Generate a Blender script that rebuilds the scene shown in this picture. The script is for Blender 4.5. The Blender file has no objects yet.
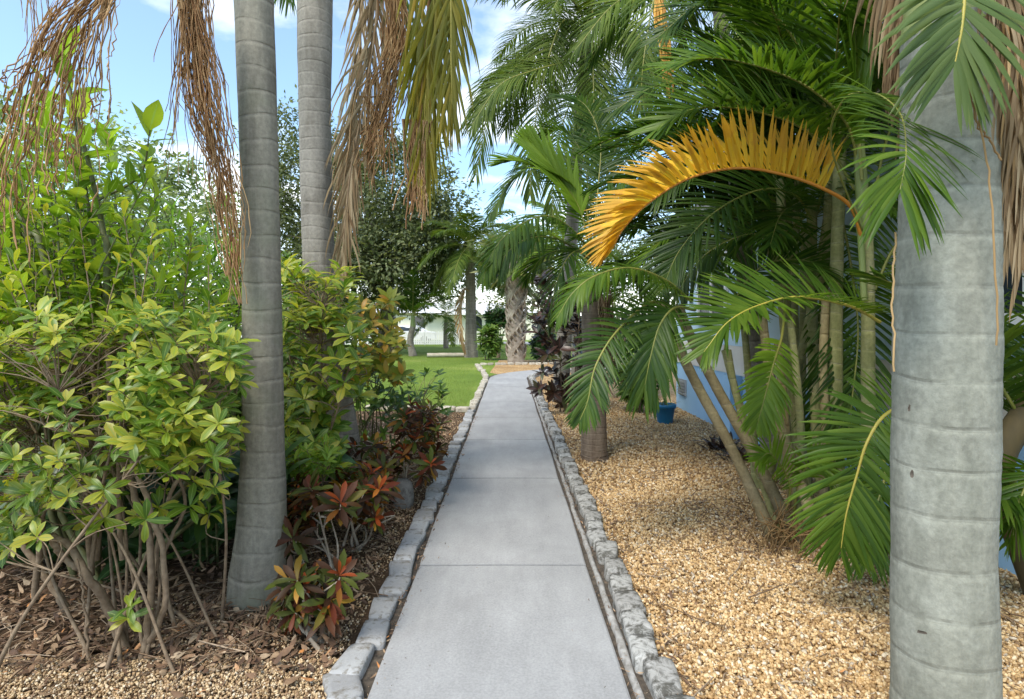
import bpy, math, random
import numpy as np
from mathutils import Vector

rng = np.random.default_rng(11)
random.seed(5)
F, EYE = 560.0, 1.5
scene = bpy.context.scene
COL = scene.collection
Z3 = np.array([0., 0., 1.])

def P(x, y, d):
    """photo pixel + depth in metres -> world point"""
    return np.array([(x - 512) * d / F, d, EYE + (325 - y) * d / F])

def nrmz(a):
    a = np.asarray(a, float)
    n = np.linalg.norm(a, axis=-1, keepdims=True)
    return a / np.maximum(n, 1e-9)

# ------------------------------------------------------------------ mesh builder
class MB:
    def __init__(s):
        s.v = []; s.f = []; s.m = []; s.uv = []; s.nv = 0
    def add(s, v, f, mat=0, uv=None):
        v = np.asarray(v, float).reshape(-1, 3); f = np.asarray(f, int)
        if len(f) == 0: return
        s.v.append(v); s.f.append(f + s.nv)
        s.m.append(np.full(len(f), mat))
        s.uv.append(np.zeros((len(v), 2)) if uv is None else np.asarray(uv, float))
        s.nv += len(v)
    def build(s, name, mats, parent=None, smooth=True, origin=None):
        me = bpy.data.meshes.new(name)
        V = np.concatenate(s.v); UV = np.concatenate(s.uv)
        off = np.zeros(3)
        if parent is not None:
            off = np.array(parent_world(parent))
        elif origin is not None:
            off = np.asarray(origin, float)
        V = V - off
        tot = np.concatenate([np.full(len(f), f.shape[1]) for f in s.f])
        loops = np.concatenate([f.ravel() for f in s.f])
        start = np.concatenate([[0], np.cumsum(tot)[:-1]])
        me.vertices.add(len(V)); me.vertices.foreach_set('co', V.ravel())
        me.loops.add(len(loops)); me.loops.foreach_set('vertex_index', loops.astype(np.int32))
        me.polygons.add(len(tot)); me.polygons.foreach_set('loop_start', start.astype(np.int32))
        me.polygons.foreach_set('loop_total', tot.astype(np.int32))
        me.polygons.foreach_set('material_index', np.concatenate(s.m).astype(np.int32))
        me.polygons.foreach_set('use_smooth', np.full(len(tot), smooth))
        uvl = me.uv_layers.new(name='UVMap')
        uvl.data.foreach_set('uv', UV[loops].ravel())
        for m in (mats if isinstance(mats, (list, tuple)) else [mats]): me.materials.append(m)
        me.update(calc_edges=True)
        me.validate()
        o = bpy.data.objects.new(name, me); COL.objects.link(o)
        if parent is not None: o.parent = parent
        else: o.location = off
        return o

def parent_world(p):
    v = Vector(p.location)
    while p.parent is not None:
        p = p.parent; v = v + Vector(p.location)
    return v

def tag(o, label=None, cat=None, group=None, kind=None):
    if label: o['label'] = label
    if cat: o['category'] = cat
    if group: o['group'] = group
    if kind: o['kind'] = kind
    return o

def thing(name, label, cat, loc, group=None):
    o = bpy.data.objects.new(name, None); COL.objects.link(o)
    o.location = Vector([float(c) for c in loc]); o.empty_display_size = .2
    return tag(o, label, cat, group)

def crom(ctrl, n=20):
    c = np.asarray(ctrl, float)
    if len(c) == 2: return c[0] + (c[1] - c[0]) * np.linspace(0, 1, n)[:, None]
    c = np.vstack([2 * c[0] - c[1], c, 2 * c[-1] - c[-2]])
    m = len(c) - 3
    t = np.linspace(0, m - 1e-6, n); i = t.astype(int); u = (t - i)[:, None]
    a, b, cc, d = c[i], c[i + 1], c[i + 2], c[i + 3]
    return .5 * (2 * b + (cc - a) * u + (2 * a - 5 * b + 4 * cc - d) * u**2 + (3 * b - a - 3 * cc + d) * u**3)

def tube(mb, pts, rad, nseg=8, mat=0, cap=True, rough=0.0):
    pts = np.asarray(pts, float); n = len(pts)
    rad = np.broadcast_to(np.asarray(rad, float), (n,))
    T = nrmz(np.gradient(pts, axis=0))
    ref = np.array([1., 0, 0]) if abs(T[0][0]) < .8 else np.array([0, 1., 0])
    u = nrmz(np.cross(T[0], ref)); rings = []
    ang = np.linspace(0, 2 * np.pi, nseg, endpoint=False)
    for i in range(n):
        u = nrmz(u - np.dot(u, T[i]) * T[i]); w = np.cross(T[i], u)
        r = rad[i] * (1 + rough * rng.uniform(-1, 1, nseg)) if rough else rad[i] * np.ones(nseg)
        rings.append(pts[i] + (np.cos(ang) * r)[:, None] * u + (np.sin(ang) * r)[:, None] * w)
    V = np.concatenate(rings)
    i, j = np.meshgrid(np.arange(n - 1), np.arange(nseg), indexing='ij')
    a = (i * nseg + j).ravel(); b = (i * nseg + (j + 1) % nseg).ravel()
    f = np.stack([a, b, b + nseg, a + nseg], 1)
    L = np.concatenate([[0], np.cumsum(np.linalg.norm(np.diff(pts, axis=0), axis=1))])
    uv = np.stack([np.tile(ang / 6.283, n), np.repeat(L, nseg)], 1)
    mb.add(V, f, mat, uv)
    if cap:
        for k, idx in ((0, np.arange(nseg)[::-1]), (n - 1, np.arange(nseg))):
            c = pts[k]; base = rings[k][idx]
            vv = np.vstack([base, c]); ff = [[q, (q + 1) % nseg, nseg] for q in range(nseg)]
            mb.add(vv, ff, mat)

def box(mb, lo, hi, mat=0):
    x0, y0, z0 = lo; x1, y1, z1 = hi
    v = [(x0,y0,z0),(x1,y0,z0),(x1,y1,z0),(x0,y1,z0),(x0,y0,z1),(x1,y0,z1),(x1,y1,z1),(x0,y1,z1)]
    f = [(0,3,2,1),(4,5,6,7),(0,1,5,4),(1,2,6,5),(2,3,7,6),(3,0,4,7)]
    # split verts so shading stays hard
    vv = []; ff = []
    for q in f:
        ff.append([len(vv) + k for k in range(4)]); vv += [v[i] for i in q]
    mb.add(vv, ff, mat)

# ------------------------------------------------------------------ materials
def new_mat(name):
    m = bpy.data.materials.new(name); m.use_nodes = True
    nt = m.node_tree; nt.nodes.clear()
    out = nt.nodes.new('ShaderNodeOutputMaterial')
    return m, nt, out
def N(nt, t, **kw):
    n = nt.nodes.new(t)
    for k, v in kw.items():
        if k.startswith('i_'):
            n.inputs[k[2:].replace('_', ' ')].default_value = v
        else: setattr(n, k, v)
    return n
def ramp(nt, stops, src=None, interp='LINEAR'):
    r = nt.nodes.new('ShaderNodeValToRGB'); cr = r.color_ramp; cr.interpolation = interp
    while len(cr.elements) < len(stops): cr.elements.new(.5)
    for e, (p, c) in zip(cr.elements, stops):
        e.position = p; e.color = (c[0], c[1], c[2], 1)
    if src is not None: nt.links.new(src, r.inputs[0])
    return r.outputs[0]
def mixc(nt, a, b, fac, mode='MIX'):
    m = nt.nodes.new('ShaderNodeMix'); m.data_type = 'RGBA'; m.blend_type = mode
    for sock, val in ((m.inputs[0], fac), (m.inputs[6], a), (m.inputs[7], b)):
        if hasattr(val, 'is_linked'): nt.links.new(val, sock)
        elif isinstance(val, (int, float)): sock.default_value = val
        else: sock.default_value = (*val, 1)
    return m.outputs[2]
def noise(nt, scale, detail=4, rough=.55, coord='Object', stretch=(1, 1, 1), dist=0):
    tc = nt.nodes.new('ShaderNodeTexCoord'); mp = nt.nodes.new('ShaderNodeMapping')
    mp.inputs['Scale'].default_value = stretch
    nt.links.new(tc.outputs[coord], mp.inputs[0])
    n = nt.nodes.new('ShaderNodeTexNoise')
    n.inputs['Scale'].default_value = scale; n.inputs['Detail'].default_value = detail
    n.inputs['Roughness'].default_value = rough; n.inputs['Distortion'].default_value = dist
    nt.links.new(mp.outputs[0], n.inputs['Vector'])
    return n.outputs['Fac']
def bump(nt, h, strength=.4, dist=.01):
    b = nt.nodes.new('ShaderNodeBump'); b.inputs['Strength'].default_value = strength
    b.inputs['Distance'].default_value = dist
    nt.links.new(h, b.inputs['Height']); return b.outputs[0]
def principled(nt, out, col, rough=.6, normal=None, spec=.5, link=True):
    p = nt.nodes.new('ShaderNodeBsdfPrincipled')
    if hasattr(col, 'is_linked'): nt.links.new(col, p.inputs['Base Color'])
    else: p.inputs['Base Color'].default_value = (*col, 1)
    if hasattr(rough, 'is_linked'): nt.links.new(rough, p.inputs['Roughness'])
    else: p.inputs['Roughness'].default_value = rough
    p.inputs['Specular IOR Level'].default_value = spec
    if normal is not None: nt.links.new(normal, p.inputs['Normal'])
    if link: nt.links.new(p.outputs[0], out.inputs[0])
    return p

def leaf_mat(name, stops, trans=.35, rough=.42, tcol=1.5, rib=None, edge=None, big=None, spec=.5, tip=None):
    """leaf: one colour per leaf island, optional pale midrib and edge band that are patterns of the leaf itself"""
    m, nt, out = new_mat(name)
    g = N(nt, 'ShaderNodeNewGeometry')
    c = ramp(nt, stops, g.outputs['Random Per Island'])
    nf = noise(nt, 1.3 if big is None else big, 2)
    c = mixc(nt, c, ramp(nt, [(.3, (.55, .6, .5)), (.7, (1.25, 1.2, 1.0))], nf), .7, 'MULTIPLY')
    if rib is not None or edge is not None:
        uv = N(nt, 'ShaderNodeUVMap'); sp = N(nt, 'ShaderNodeSeparateXYZ'); nt.links.new(uv.outputs[0], sp.inputs[0])
        a = N(nt, 'ShaderNodeMath', operation='ABSOLUTE'); s = N(nt, 'ShaderNodeMath', operation='SUBTRACT')
        nt.links.new(sp.outputs[1], s.inputs[0]); s.inputs[1].default_value = .5
        nt.links.new(s.outputs[0], a.inputs[0])
        if edge is not None:
            e = ramp(nt, [(.16, (0, 0, 0)), (.5, (1, 1, 1))], a.outputs[0])
            w = N(nt, 'ShaderNodeMath', operation='MULTIPLY'); nt.links.new(e, w.inputs[0])
            r2 = ramp(nt, [(.35, (0, 0, 0)), (.75, (1, 1, 1))], g.outputs['Random Per Island']); nt.links.new(r2, w.inputs[1])
            c = mixc(nt, c, edge, w.outputs[0])
        if rib is not None:
            r = ramp(nt, [(.02, (1, 1, 1)), (.07, (0, 0, 0))], a.outputs[0])
            c = mixc(nt, c, rib, r)
    if tip is not None:
        uv2 = N(nt, 'ShaderNodeUVMap'); sp2 = N(nt, 'ShaderNodeSeparateXYZ'); nt.links.new(uv2.outputs[0], sp2.inputs[0])
        a2 = N(nt, 'ShaderNodeMath', operation='MULTIPLY_ADD'); nt.links.new(noise(nt, 14, 3), a2.inputs[0]); a2.inputs[1].default_value = .9; nt.links.new(sp2.outputs[0], a2.inputs[2])
        c = mixc(nt, c, tip, ramp(nt, [(.98, (0, 0, 0)), (1.0, (0, 0, 0))] if False else [(.0, (0, 0, 0)), (.9, (0, 0, 0)), (1.0, (.75, .75, .75))], a2.outputs[0]))
        blot = ramp(nt, [(.62, (0, 0, 0)), (.7, (.8, .8, .8))], noise(nt, 9, 4, .6))
        c = mixc(nt, c, tip, blot)
    p = principled(nt, out, c, rough, spec=spec, link=False)
    t = N(nt, 'ShaderNodeBsdfTranslucent')
    tc = mixc(nt, c, (tcol, tcol * .98, tcol * .5), 1.0, 'MULTIPLY')
    nt.links.new(tc, t.inputs[0])
    mx = N(nt, 'ShaderNodeMixShader'); mx.inputs[0].default_value = trans
    nt.links.new(p.outputs[0], mx.inputs[1]); nt.links.new(t.outputs[0], mx.inputs[2])
    nt.links.new(mx.outputs[0], out.inputs[0])
    return m

def plain(name, a, b, scale=6, rough=.7, bs=.3, stretch=(1, 1, 1), detail=5, bd=.01):
    m, nt, out = new_mat(name)
    n = noise(nt, scale, detail, stretch=stretch)
    principled(nt, out, ramp(nt, [(.3, a), (.7, b)], n), rough, bump(nt, n, bs, bd))
    return m

def island_mat(name, stops, rough=.6, bs=.3, nscale=60, mul=True):
    m, nt, out = new_mat(name)
    g = N(nt, 'ShaderNodeNewGeometry'); c = ramp(nt, stops, g.outputs['Random Per Island'])
    n = noise(nt, nscale, 3)
    if mul: c = mixc(nt, c, ramp(nt, [(.3, (.7, .68, .65)), (.7, (1.15, 1.13, 1.1))], n), 1.0, 'MULTIPLY')
    principled(nt, out, c, rough, bump(nt, n, bs, .004))
    return m

def bark_mat(name, base, light, dark, spacing, line=.5, wobk=1.5, pk=.5, streak=(1, 1, .12), seed=0., moss=None, patch=None):
    """ringed palm bark: leaf-scar lines every `spacing` m up the stem, streaks, blotches"""
    m, nt, out = new_mat(name)
    n1 = noise(nt, 9, 6, .65, stretch=streak)
    n2 = noise(nt, 3.0, 5, .6)
    n3 = noise(nt, 45, 4, .7)
    c = ramp(nt, [(.32, base), (.62, light)], n1)
    c = mixc(nt, c, dark, ramp(nt, [(.52, (0, 0, 0)), (.75, (.55, .55, .55))], n2))
    if patch is not None:
        n4 = noise(nt, 7, 5, .6, stretch=(1, 1, .45), dist=.4)
        c = mixc(nt, c, patch, ramp(nt, [(.5, (0, 0, 0)), (.62, (pk, pk, pk))], n4))
    tc = N(nt, 'ShaderNodeTexCoord'); sp = N(nt, 'ShaderNodeSeparateXYZ'); nt.links.new(tc.outputs['Object'], sp.inputs[0])
    wob = noise(nt, 1.5, 2, .5)
    a = N(nt, 'ShaderNodeMath', operation='MULTIPLY_ADD'); nt.links.new(wob, a.inputs[0]); a.inputs[1].default_value = spacing * wobk
    nt.links.new(sp.outputs[2], a.inputs[2])
    d = N(nt, 'ShaderNodeMath', operation='DIVIDE'); nt.links.new(a.outputs[0], d.inputs[0]); d.inputs[1].default_value = spacing
    fr = N(nt, 'ShaderNodeMath', operation='FRACT'); nt.links.new(d.outputs[0], fr.inputs[0])
    ln = ramp(nt, [(0, (1, 1, 1)), (.035, (.8, .8, .8)), (.07, (.12, .12, .12)), (.3, (0, 0, 0)), (.97, (0, 0, 0)), (1, (.8, .8, .8))], fr.outputs[0])
    brk = ramp(nt, [(.38, (.12, .12, .12)), (.6, (1, 1, 1))], noise(nt, 9, 4))
    lt = ramp(nt, [(.0, (0, 0, 0)), (.80, (0, 0, 0)), (.93, (.45, .45, .45)), (.97, (0, 0, 0))], fr.outputs[0])
    c = mixc(nt, c, tuple(min(.6, v * 1.35) for v in light), lt)
    lm = mixc(nt, ln, brk, 1.0, 'MULTIPLY')
    lm2 = mixc(nt, lm, (line, line, line), 1.0, 'MULTIPLY')
    c = mixc(nt, c, dark, lm2)
    c = mixc(nt, c, ramp(nt, [(.35, (.75, .75, .75)), (.65, (1.12, 1.12, 1.12))], n3), .8, 'MULTIPLY')
    if moss is not None:
        c = mixc(nt, c, moss, ramp(nt, [(.5, (0, 0, 0)), (.72, (.75, .75, .75))], noise(nt, 2.2, 5)))
    h = N(nt, 'ShaderNodeMath', operation='MULTIPLY_ADD'); nt.links.new(lm, h.inputs[0]); h.inputs[1].default_value = -.9 * line
    nt.links.new(n1, h.inputs[2])
    h2 = N(nt, 'ShaderNodeMath', operation='MULTIPLY_ADD'); nt.links.new(n3, h2.inputs[0]); h2.inputs[1].default_value = .35
    nt.links.new(h.outputs[0], h2.inputs[2])
    principled(nt, out, c, .8, bump(nt, h2.outputs[0], .55, .012), .25)
    return m

M = {}
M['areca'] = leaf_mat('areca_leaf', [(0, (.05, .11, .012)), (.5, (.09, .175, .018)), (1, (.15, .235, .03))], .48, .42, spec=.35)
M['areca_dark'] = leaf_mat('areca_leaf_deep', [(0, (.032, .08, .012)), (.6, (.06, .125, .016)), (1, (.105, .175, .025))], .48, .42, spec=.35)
M['areca_lime'] = leaf_mat('areca_leaf_lime', [(0, (.12, .22, .018)), (1, (.21, .33, .035))], .4, .4, spec=.35)
M['areca_grey'] = leaf_mat('areca_leaf_grey', [(0, (.085, .14, .04)), (1, (.16, .21, .07))], .25, .45, spec=.3)
M['orange'] = leaf_mat('orange_leaf', [(0, (.54, .29, .016)), (.45, (.68, .40, .025)), (.9, (.76, .50, .05)), (1, (.56, .48, .06))], .3, .5, 1.3, spec=.3, tip=(.55, .30, .04))
M['queen'] = leaf_mat('queen_leaf', [(0, (.045, .085, .015)), (.5, (.085, .14, .022)), (1, (.15, .2, .04))], .35, .55, spec=.2)
M['olive'] = leaf_mat('olive_leaf', [(0, (.17, .18, .015)), (.5, (.29, .26, .025)), (.85, (.40, .32, .035)), (1, (.50, .34, .05))], .45, .5, 1.3)
M['dead'] = leaf_mat('dead_leaf', [(0, (.16, .10, .06)), (.5, (.28, .20, .13)), (1, (.42, .33, .24))], .15, .8, 1.2, spec=.15)
M['dead_tan'] = leaf_mat('dead_leaf_tan', [(0, (.24, .15, .08)), (.5, (.36, .23, .12)), (1, (.5, .35, .2))], .15, .8, 1.2, spec=.15)
M['strand'] = leaf_mat('dead_flower_strand', [(0, (.22, .115, .06)), (.5, (.38, .22, .12)), (1, (.56, .38, .23))], .1, .8, 1.2, spec=.15)
M['rachis'] = plain('frond_rib', (.14, .17, .03), (.26, .24, .05), 12, .5, .2)
M['rachis_y'] = plain('frond_rib_yellow', (.30, .27, .04), (.42, .34, .06), 12, .5, .2)
M['rachis_o'] = plain('frond_rib_orange', (.42, .15, .01), (.5, .2, .02), 12, .5, .2)
M['rachis_b'] = plain('frond_rib_brown', (.2, .13, .07), (.36, .26, .16), 12, .7, .3)
M['bark_near'] = bark_mat('bark_grey_green', (.19, .198, .165), (.28, .285, .24), (.10, .098, .08), .155, .36, .9, .5, patch=(.335, .345, .30))
M['bark_a'] = bark_mat('bark_grey_brown', (.17, .155, .125), (.28, .26, .21), (.085, .07, .055), .13, .5, moss=(.17, .185, .12))
M['bark_b'] = bark_mat('bark_grey', (.19, .17, .145), (.30, .275, .24), (.085, .07, .055), .11, .55)
M['bark_mid'] = bark_mat('bark_brown', (.14, .10, .07), (.28, .22, .165), (.06, .04, .028), .06, .8)
M['bark_far'] = bark_mat('bark_far', (.16, .14, .11), (.27, .24, .2), (.07, .055, .04), .25, .5)
M['cane'] = bark_mat('cane_green', (.18, .185, .065), (.32, .31, .14), (.40, .37, .25), .12, .8)
M['cane_brown'] = bark_mat('cane_brown', (.17, .13, .07), (.28, .23, .13), (.36, .31, .21), .13, .7)
M['cane_tan'] = bark_mat('cane_tan', (.26, .20, .09), (.40, .32, .17), (.17, .11, .05), .14, .7)
M['shaft'] = plain('crownshaft', (.14, .20, .05), (.26, .27, .09), 5, .45, .15, (1, 1, .15))
M['boots'] = plain('sabal_boots', (.15, .115, .085), (.36, .31, .25), 5, .85, .5)

# ------------------------------------------------------------------ fronds
def frond(mb, ctrl, L=.45, n=44, w=.028, up=.35, ang=(62, 22), droop=.5, face=None, rach=.011, start=.14, seg=5,
          jit=.09, sides=(1, -1), mats=(0, 1), tipL=.35, lenp=.55, fold=.18, grav=None, world=False):
    pts = crom(ctrl, 40); T = nrmz(np.gradient(pts, axis=0))
    face = np.array(Z3 if face is None else face, float)
    tube(mb, pts, np.linspace(rach, rach * .22, len(pts)), 6, mats[1], cap=False)
    G = np.array([0, 0, -1.]) if grav is None else np.asarray(grav, float)
    for s in sides:
        t = np.linspace(start, .995, n) + rng.normal(0, .25 / n, n); t = np.clip(t, start, .999)
        k = t * (len(pts) - 1); i = np.clip(k.astype(int), 0, len(pts) - 2); u = (k - i)[:, None]
        p = pts[i] * (1 - u) + pts[i + 1] * u
        Tt = nrmz(T[i] * (1 - u) + T[i + 1] * u)
        Nn = nrmz(face - (Tt @ face)[:, None] * Tt); S = np.cross(Tt, Nn)
        q = (t - start) / (1 - start)
        a = np.radians(ang[0] + (ang[1] - ang[0]) * q**1.2) + rng.normal(0, jit, n)
        upv = up * (1 - .4 * q) + rng.normal(0, jit, n)
        d = np.cos(a)[:, None] * Tt + np.sin(a)[:, None] * (s * np.cos(upv)[:, None] * S + np.sin(upv)[:, None] * Nn)
        prof = np.minimum(1, lenp + (1 - lenp) * q / .3) * (1 - (1 - tipL) * np.clip((q - .5) / .5, 0, 1)**1.6)
        l = L * prof * rng.uniform(.9, 1.06, n)
        W0 = Tt
        pos = p.copy(); ctr = [pos.copy()]; ds = [d.copy()]
        dr = droop * rng.uniform(.7, 1.3, n)
        for j in range(seg):
            pos = pos + d * (l / seg)[:, None]
            d = nrmz(d + G * (dr / seg * (.5 + 1.2 * j / seg))[:, None] + rng.normal(0, jit * .25, (n, 3)))
            ctr.append(pos.copy()); ds.append(d.copy())
        wp = np.interp(np.linspace(0, 1, seg + 1), [0, .12, .4, .75, 1], [.45, .9, 1, .7, .05]) * w * .5
        vs = []
        for j in range(seg + 1):
            W = nrmz(W0 - np.sum(W0 * ds[j], 1)[:, None] * ds[j]); B = np.cross(ds[j], W)
            ww = wp[j] * (.75 + .25 * prof)[:, None]
            vs += [ctr[j] + W * ww, ctr[j] + B * ww * fold * 2 * s, ctr[j] - W * ww]
        V = np.stack(vs, 1)  # n, 3*(seg+1), 3
        nvp = 3 * (seg + 1)
        fq = []
        for j in range(seg):
            b = 3 * j; fq += [[b, b + 1, b + 4, b + 3], [b + 1, b + 2, b + 5, b + 4]]
        fq = np.array(fq); f = (fq[None] + (np.arange(n) * nvp)[:, None, None]).reshape(-1, 4)
        uv1 = np.array([[j / seg, v] for j in range(seg + 1) for v in (0, .5, 1)])
        mb.add(V.reshape(-1, 3), f, mats[0], np.tile(uv1, (n, 1)))

def add_frond(parent, ctrl, leaf='areca', rib='rachis', name='frond', label=None, **kw):
    mb = MB(); fine = 'dead' not in leaf
    if fine: kw['n'] = int(kw.get('n', 44) * 1.4); kw['w'] = kw.get('w', .028) * .72
    frond(mb, ctrl, **kw)
    o = mb.build(name, [M[leaf], M[rib]], parent)
    if label: o['label'] = label
    return o

def arc(top, az, el, length, sag, n=7):
    d = np.array([math.cos(az) * math.cos(el), math.sin(az) * math.cos(el), math.sin(el)])
    p = np.array(top, float); out = [p.copy()]
    for j in range(n - 1):
        p = p + d * length / (n - 1); out.append(p.copy())
        d = d + np.array([0, 0, -sag / (n - 1) * (.5 + j / n)]); d = d / np.linalg.norm(d)
    return np.array(out)

def crown(parent, top, nf, length, els, sag, leaf, rib='rachis', az0=0., azr=6.2832, **kw):
    for i in range(nf):
        az = az0 + (i * 2.39996 % 6.2832) / 6.2832 * azr + rng.uniform(-.2, .2)
        el = math.radians(els[0] + (els[1] - els[0]) * i / max(1, nf - 1)) + rng.uniform(-.1, .1)
        c = arc(top, az, el, length * rng.uniform(.85, 1.12), sag * rng.uniform(.8, 1.2))
        lf = leaf if isinstance(leaf, str) else leaf[i % len(leaf)]
        add_frond(parent, c, lf, rib, **kw)

def strands(mb, origin, n, length, spread, mat=0, w=.006, drift=(0, 0, 0), fan=.25, wav=.05):
    """dead flower stalk: many thin knobbly strings falling from a stalk"""
    for k in range(n):
        p = np.array(origin, float) + rng.normal(0, 1, 3) * spread
        d = nrmz(np.array([rng.normal(0, fan), rng.normal(0, fan), -1.]) + np.array(drift) * rng.uniform(.3, 1.3))
        L = length * rng.uniform(.35, 1.05); ns = 16; pts = [p.copy()]
        for j in range(ns):
            d = nrmz(d + np.array([0, 0, -.16]) + rng.normal(0, wav * 1.6, 3)); p = p + d * L / ns; pts.append(p.copy())
        r = w * .5 * (1 - .5 * np.linspace(0, 1, ns + 1)) * rng.uniform(.7, 1.5, ns + 1)
        tube(mb, np.array(pts), r, 3, mat, cap=False)

# ------------------------------------------------------------------ broad leaves
def leaf_template(nl=5, width=.34, fold=.22, curl=.35, shape='ellip'):
    t = np.linspace(0, 1, nl + 1)
    if shape == 'ellip': w = np.sin(np.pi * np.clip(t, 0, 1)**.85)**.8
    elif shape == 'ovate': w = np.interp(t, [0, .08, .3, .6, .85, 1], [.1, .6, 1, .85, .4, 0])
    elif shape == 'obov': w = np.interp(t, [0, .1, .4, .7, .9, 1], [.12, .25, .7, 1, .65, .02])
    else: w = np.interp(t, [0, .1, .4, .75, 1], [.3, .8, 1, .7, 0])
    w = np.maximum(w, .03) * width * .5
    vs = []; uv = []
    for i in range(nl + 1):
        z = -curl * t[i]**2 * .5; x = t[i] * (1 - .12 * curl * t[i])
        for s, vv in ((1, 0), (0, .5), (-1, 1)):
            vs.append((x, s * w[i], z + abs(s) * fold * w[i])); uv.append((t[i], vv))
    f = []
    for i in range(nl):
        b = 3 * i; f += [[b, b + 1, b + 4, b + 3], [b + 1, b + 2, b + 5, b + 4]]
    return np.array(vs), np.array(f), np.array(uv)
TPL = {
    'ellip': [leaf_template(5, .36, .25, c) for c in (.15, .35, .6)],
    'obov': [leaf_template(5, .34, .22, c, 'obov') for c in (.25, .55, .9)],
    'ovate': [leaf_template(5, .48, .22, c, 'ovate') for c in (.2, .4, .6)],
    'lance': [leaf_template(5, .2, .3, c, 'lance') for c in (.2, .5, .8)],
    'slim': [leaf_template(5, .26, .25, c, 'lance') for c in (.25, .5, .8)],
    'crot': [leaf_template(5, .27, .3, c, 'obov') for c in (.3, .7, 1.2)],
    'strap': [leaf_template(5, .17, .3, c, 'lance') for c in (.3, .7, 1.1)],
    'tiny': [leaf_template(1, .6, .2, .2, 'ellip'), leaf_template(2, .5, .3, .3, 'ellip')],
    'small': [leaf_template(2, .45, .3, .3, 'ellip'), leaf_template(2, .5, .2, .5, 'ellip')],
}
def put_leaves(mb, pos, d, upv, size, tpl='ellip', mat=0):
    pos = np.asarray(pos, float); n = len(pos)
    if n == 0: return
    X = nrmz(d); Y = nrmz(np.cross(upv, X)); Zz = np.cross(X, Y)
    size = np.broadcast_to(np.asarray(size, float), (n,))
    which = rng.integers(0, len(TPL[tpl]), n)
    for k, (tv, tf, tuv) in enumerate(TPL[tpl]):
        m = which == k; c = m.sum()
        if not c: continue
        v = (tv[None, :, 0, None] * X[m][:, None] + tv[None, :, 1, None] * Y[m][:, None] + tv[None, :, 2, None] * Zz[m][:, None])
        v = v * size[m][:, None, None] + pos[m][:, None]
        f = (tf[None] + (np.arange(c) * len(tv))[:, None, None]).reshape(-1, tf.shape[1])
        mb.add(v.reshape(-1, 3), f, mat, np.tile(tuv, (c, 1)))

def rosettes(mb, tips, axes, per=7, size=.13, open_=1.0, tpl='obov', mat=0, sv=.25):
    tips = np.asarray(tips); axes = nrmz(axes); n = len(tips)
    tp = np.repeat(tips, per, 0); ax = np.repeat(axes, per, 0)
    ref = nrmz(np.cross(ax, np.tile([.31, .9, .2], (n * per, 1)))); r2 = np.cross(ax, ref)
    az = np.tile(np.arange(per) * 2.39996, n) + np.repeat(rng.uniform(0, 6.28, n), per) + rng.normal(0, .2, n * per)
    op = open_ * rng.uniform(.65, 1.25, n * per)
    d = np.cos(op)[:, None] * ax + np.sin(op)[:, None] * (np.cos(az)[:, None] * ref + np.sin(az)[:, None] * r2)
    sz = np.repeat(size * rng.uniform(.7, 1.25, n), per) * rng.uniform(1 - sv, 1 + sv, n * per)
    put_leaves(mb, tp - ax * (np.tile(np.arange(per), n) * .05 * size)[:, None], d, ax + d * .01, sz, tpl, mat)

def shoots(mb_l, mb_s, p0, p1, nleaf, size, tpl, r=.006, ang=55, bow=.15, lm=0, sm=0, start=.3, stem=True, sv=.25):
    """a leafy shoot from p0 to p1 with leaves up its length"""
    p0 = np.asarray(p0, float); p1 = np.asarray(p1, float)
    L = np.linalg.norm(p1 - p0); mid = (p0 + p1) / 2 + rng.normal(0, bow * L * .4, 3)
    pts = crom([p0, mid, p1], 10)
    if stem: tube(mb_s, pts, np.linspace(r, r * .4, 10), 5, sm, cap=False)
    t = np.linspace(start, 1, nleaf); k = np.clip(t * 9, 0, 8.999); i = k.astype(int); u = (k - i)[:, None]
    pos = pts[i] * (1 - u) + pts[i + 1] * u; T = nrmz(pts[i + 1] - pts[i])
    ref = nrmz(np.cross(T, [.3, .8, .1])); r2 = np.cross(T, ref)
    az = np.arange(nleaf) * 2.39996 + rng.uniform(0, 6.28)
    a = np.radians(ang) * rng.uniform(.7, 1.25, nleaf) * (1 - .5 * np.clip((t - .7) / .3, 0, 1))
    d = np.cos(a)[:, None] * T + np.sin(a)[:, None] * (np.cos(az)[:, None] * ref + np.sin(az)[:, None] * r2)
    put_leaves(mb_l, pos, d, T + [0, 0, .3], size * rng.uniform(1 - sv, 1 + sv, nleaf), tpl, lm)

def branchy(mb, base, tips, nmain, r, spread=.12, mat=0, rtwig=.006, low=.35):
    """several main stems from the base, each forking into twigs that end at the tips"""
    base = np.asarray(base, float); tips = np.asarray(tips)
    idx = rng.permutation(len(tips))[:nmain]
    mains = []
    for k in idx:
        b = base + np.array([rng.normal(0, spread), rng.normal(0, spread), 0])
        top = tips[k] - (tips[k] - b) * .12
        h = b + (top - b) * .45 + rng.normal(0, .08, 3) * [1, 1, .3]; h[:2] = h[:2] * .7 + b[:2] * .3
        pts = crom([b, h, top], 16); mains.append(pts)
        tube(mb, pts, np.linspace(r, r * .4, 16) * rng.uniform(.75, 1.2), 7, mat, cap=False, rough=.08)
    allp = np.concatenate([m[int(16 * low):] for m in mains])
    for tp in tips:
        dd = np.linalg.norm(allp - tp, axis=1) + 2.2 * np.maximum(0, allp[:, 2] - tp[2] + .08)
        a = allp[np.argmin(dd)]
        m = (a + tp) / 2 + rng.normal(0, .04, 3)
        tube(mb, crom([a, m, tp], 7), np.linspace(rtwig, rtwig * .5, 7), 4, mat, cap=False)

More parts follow.
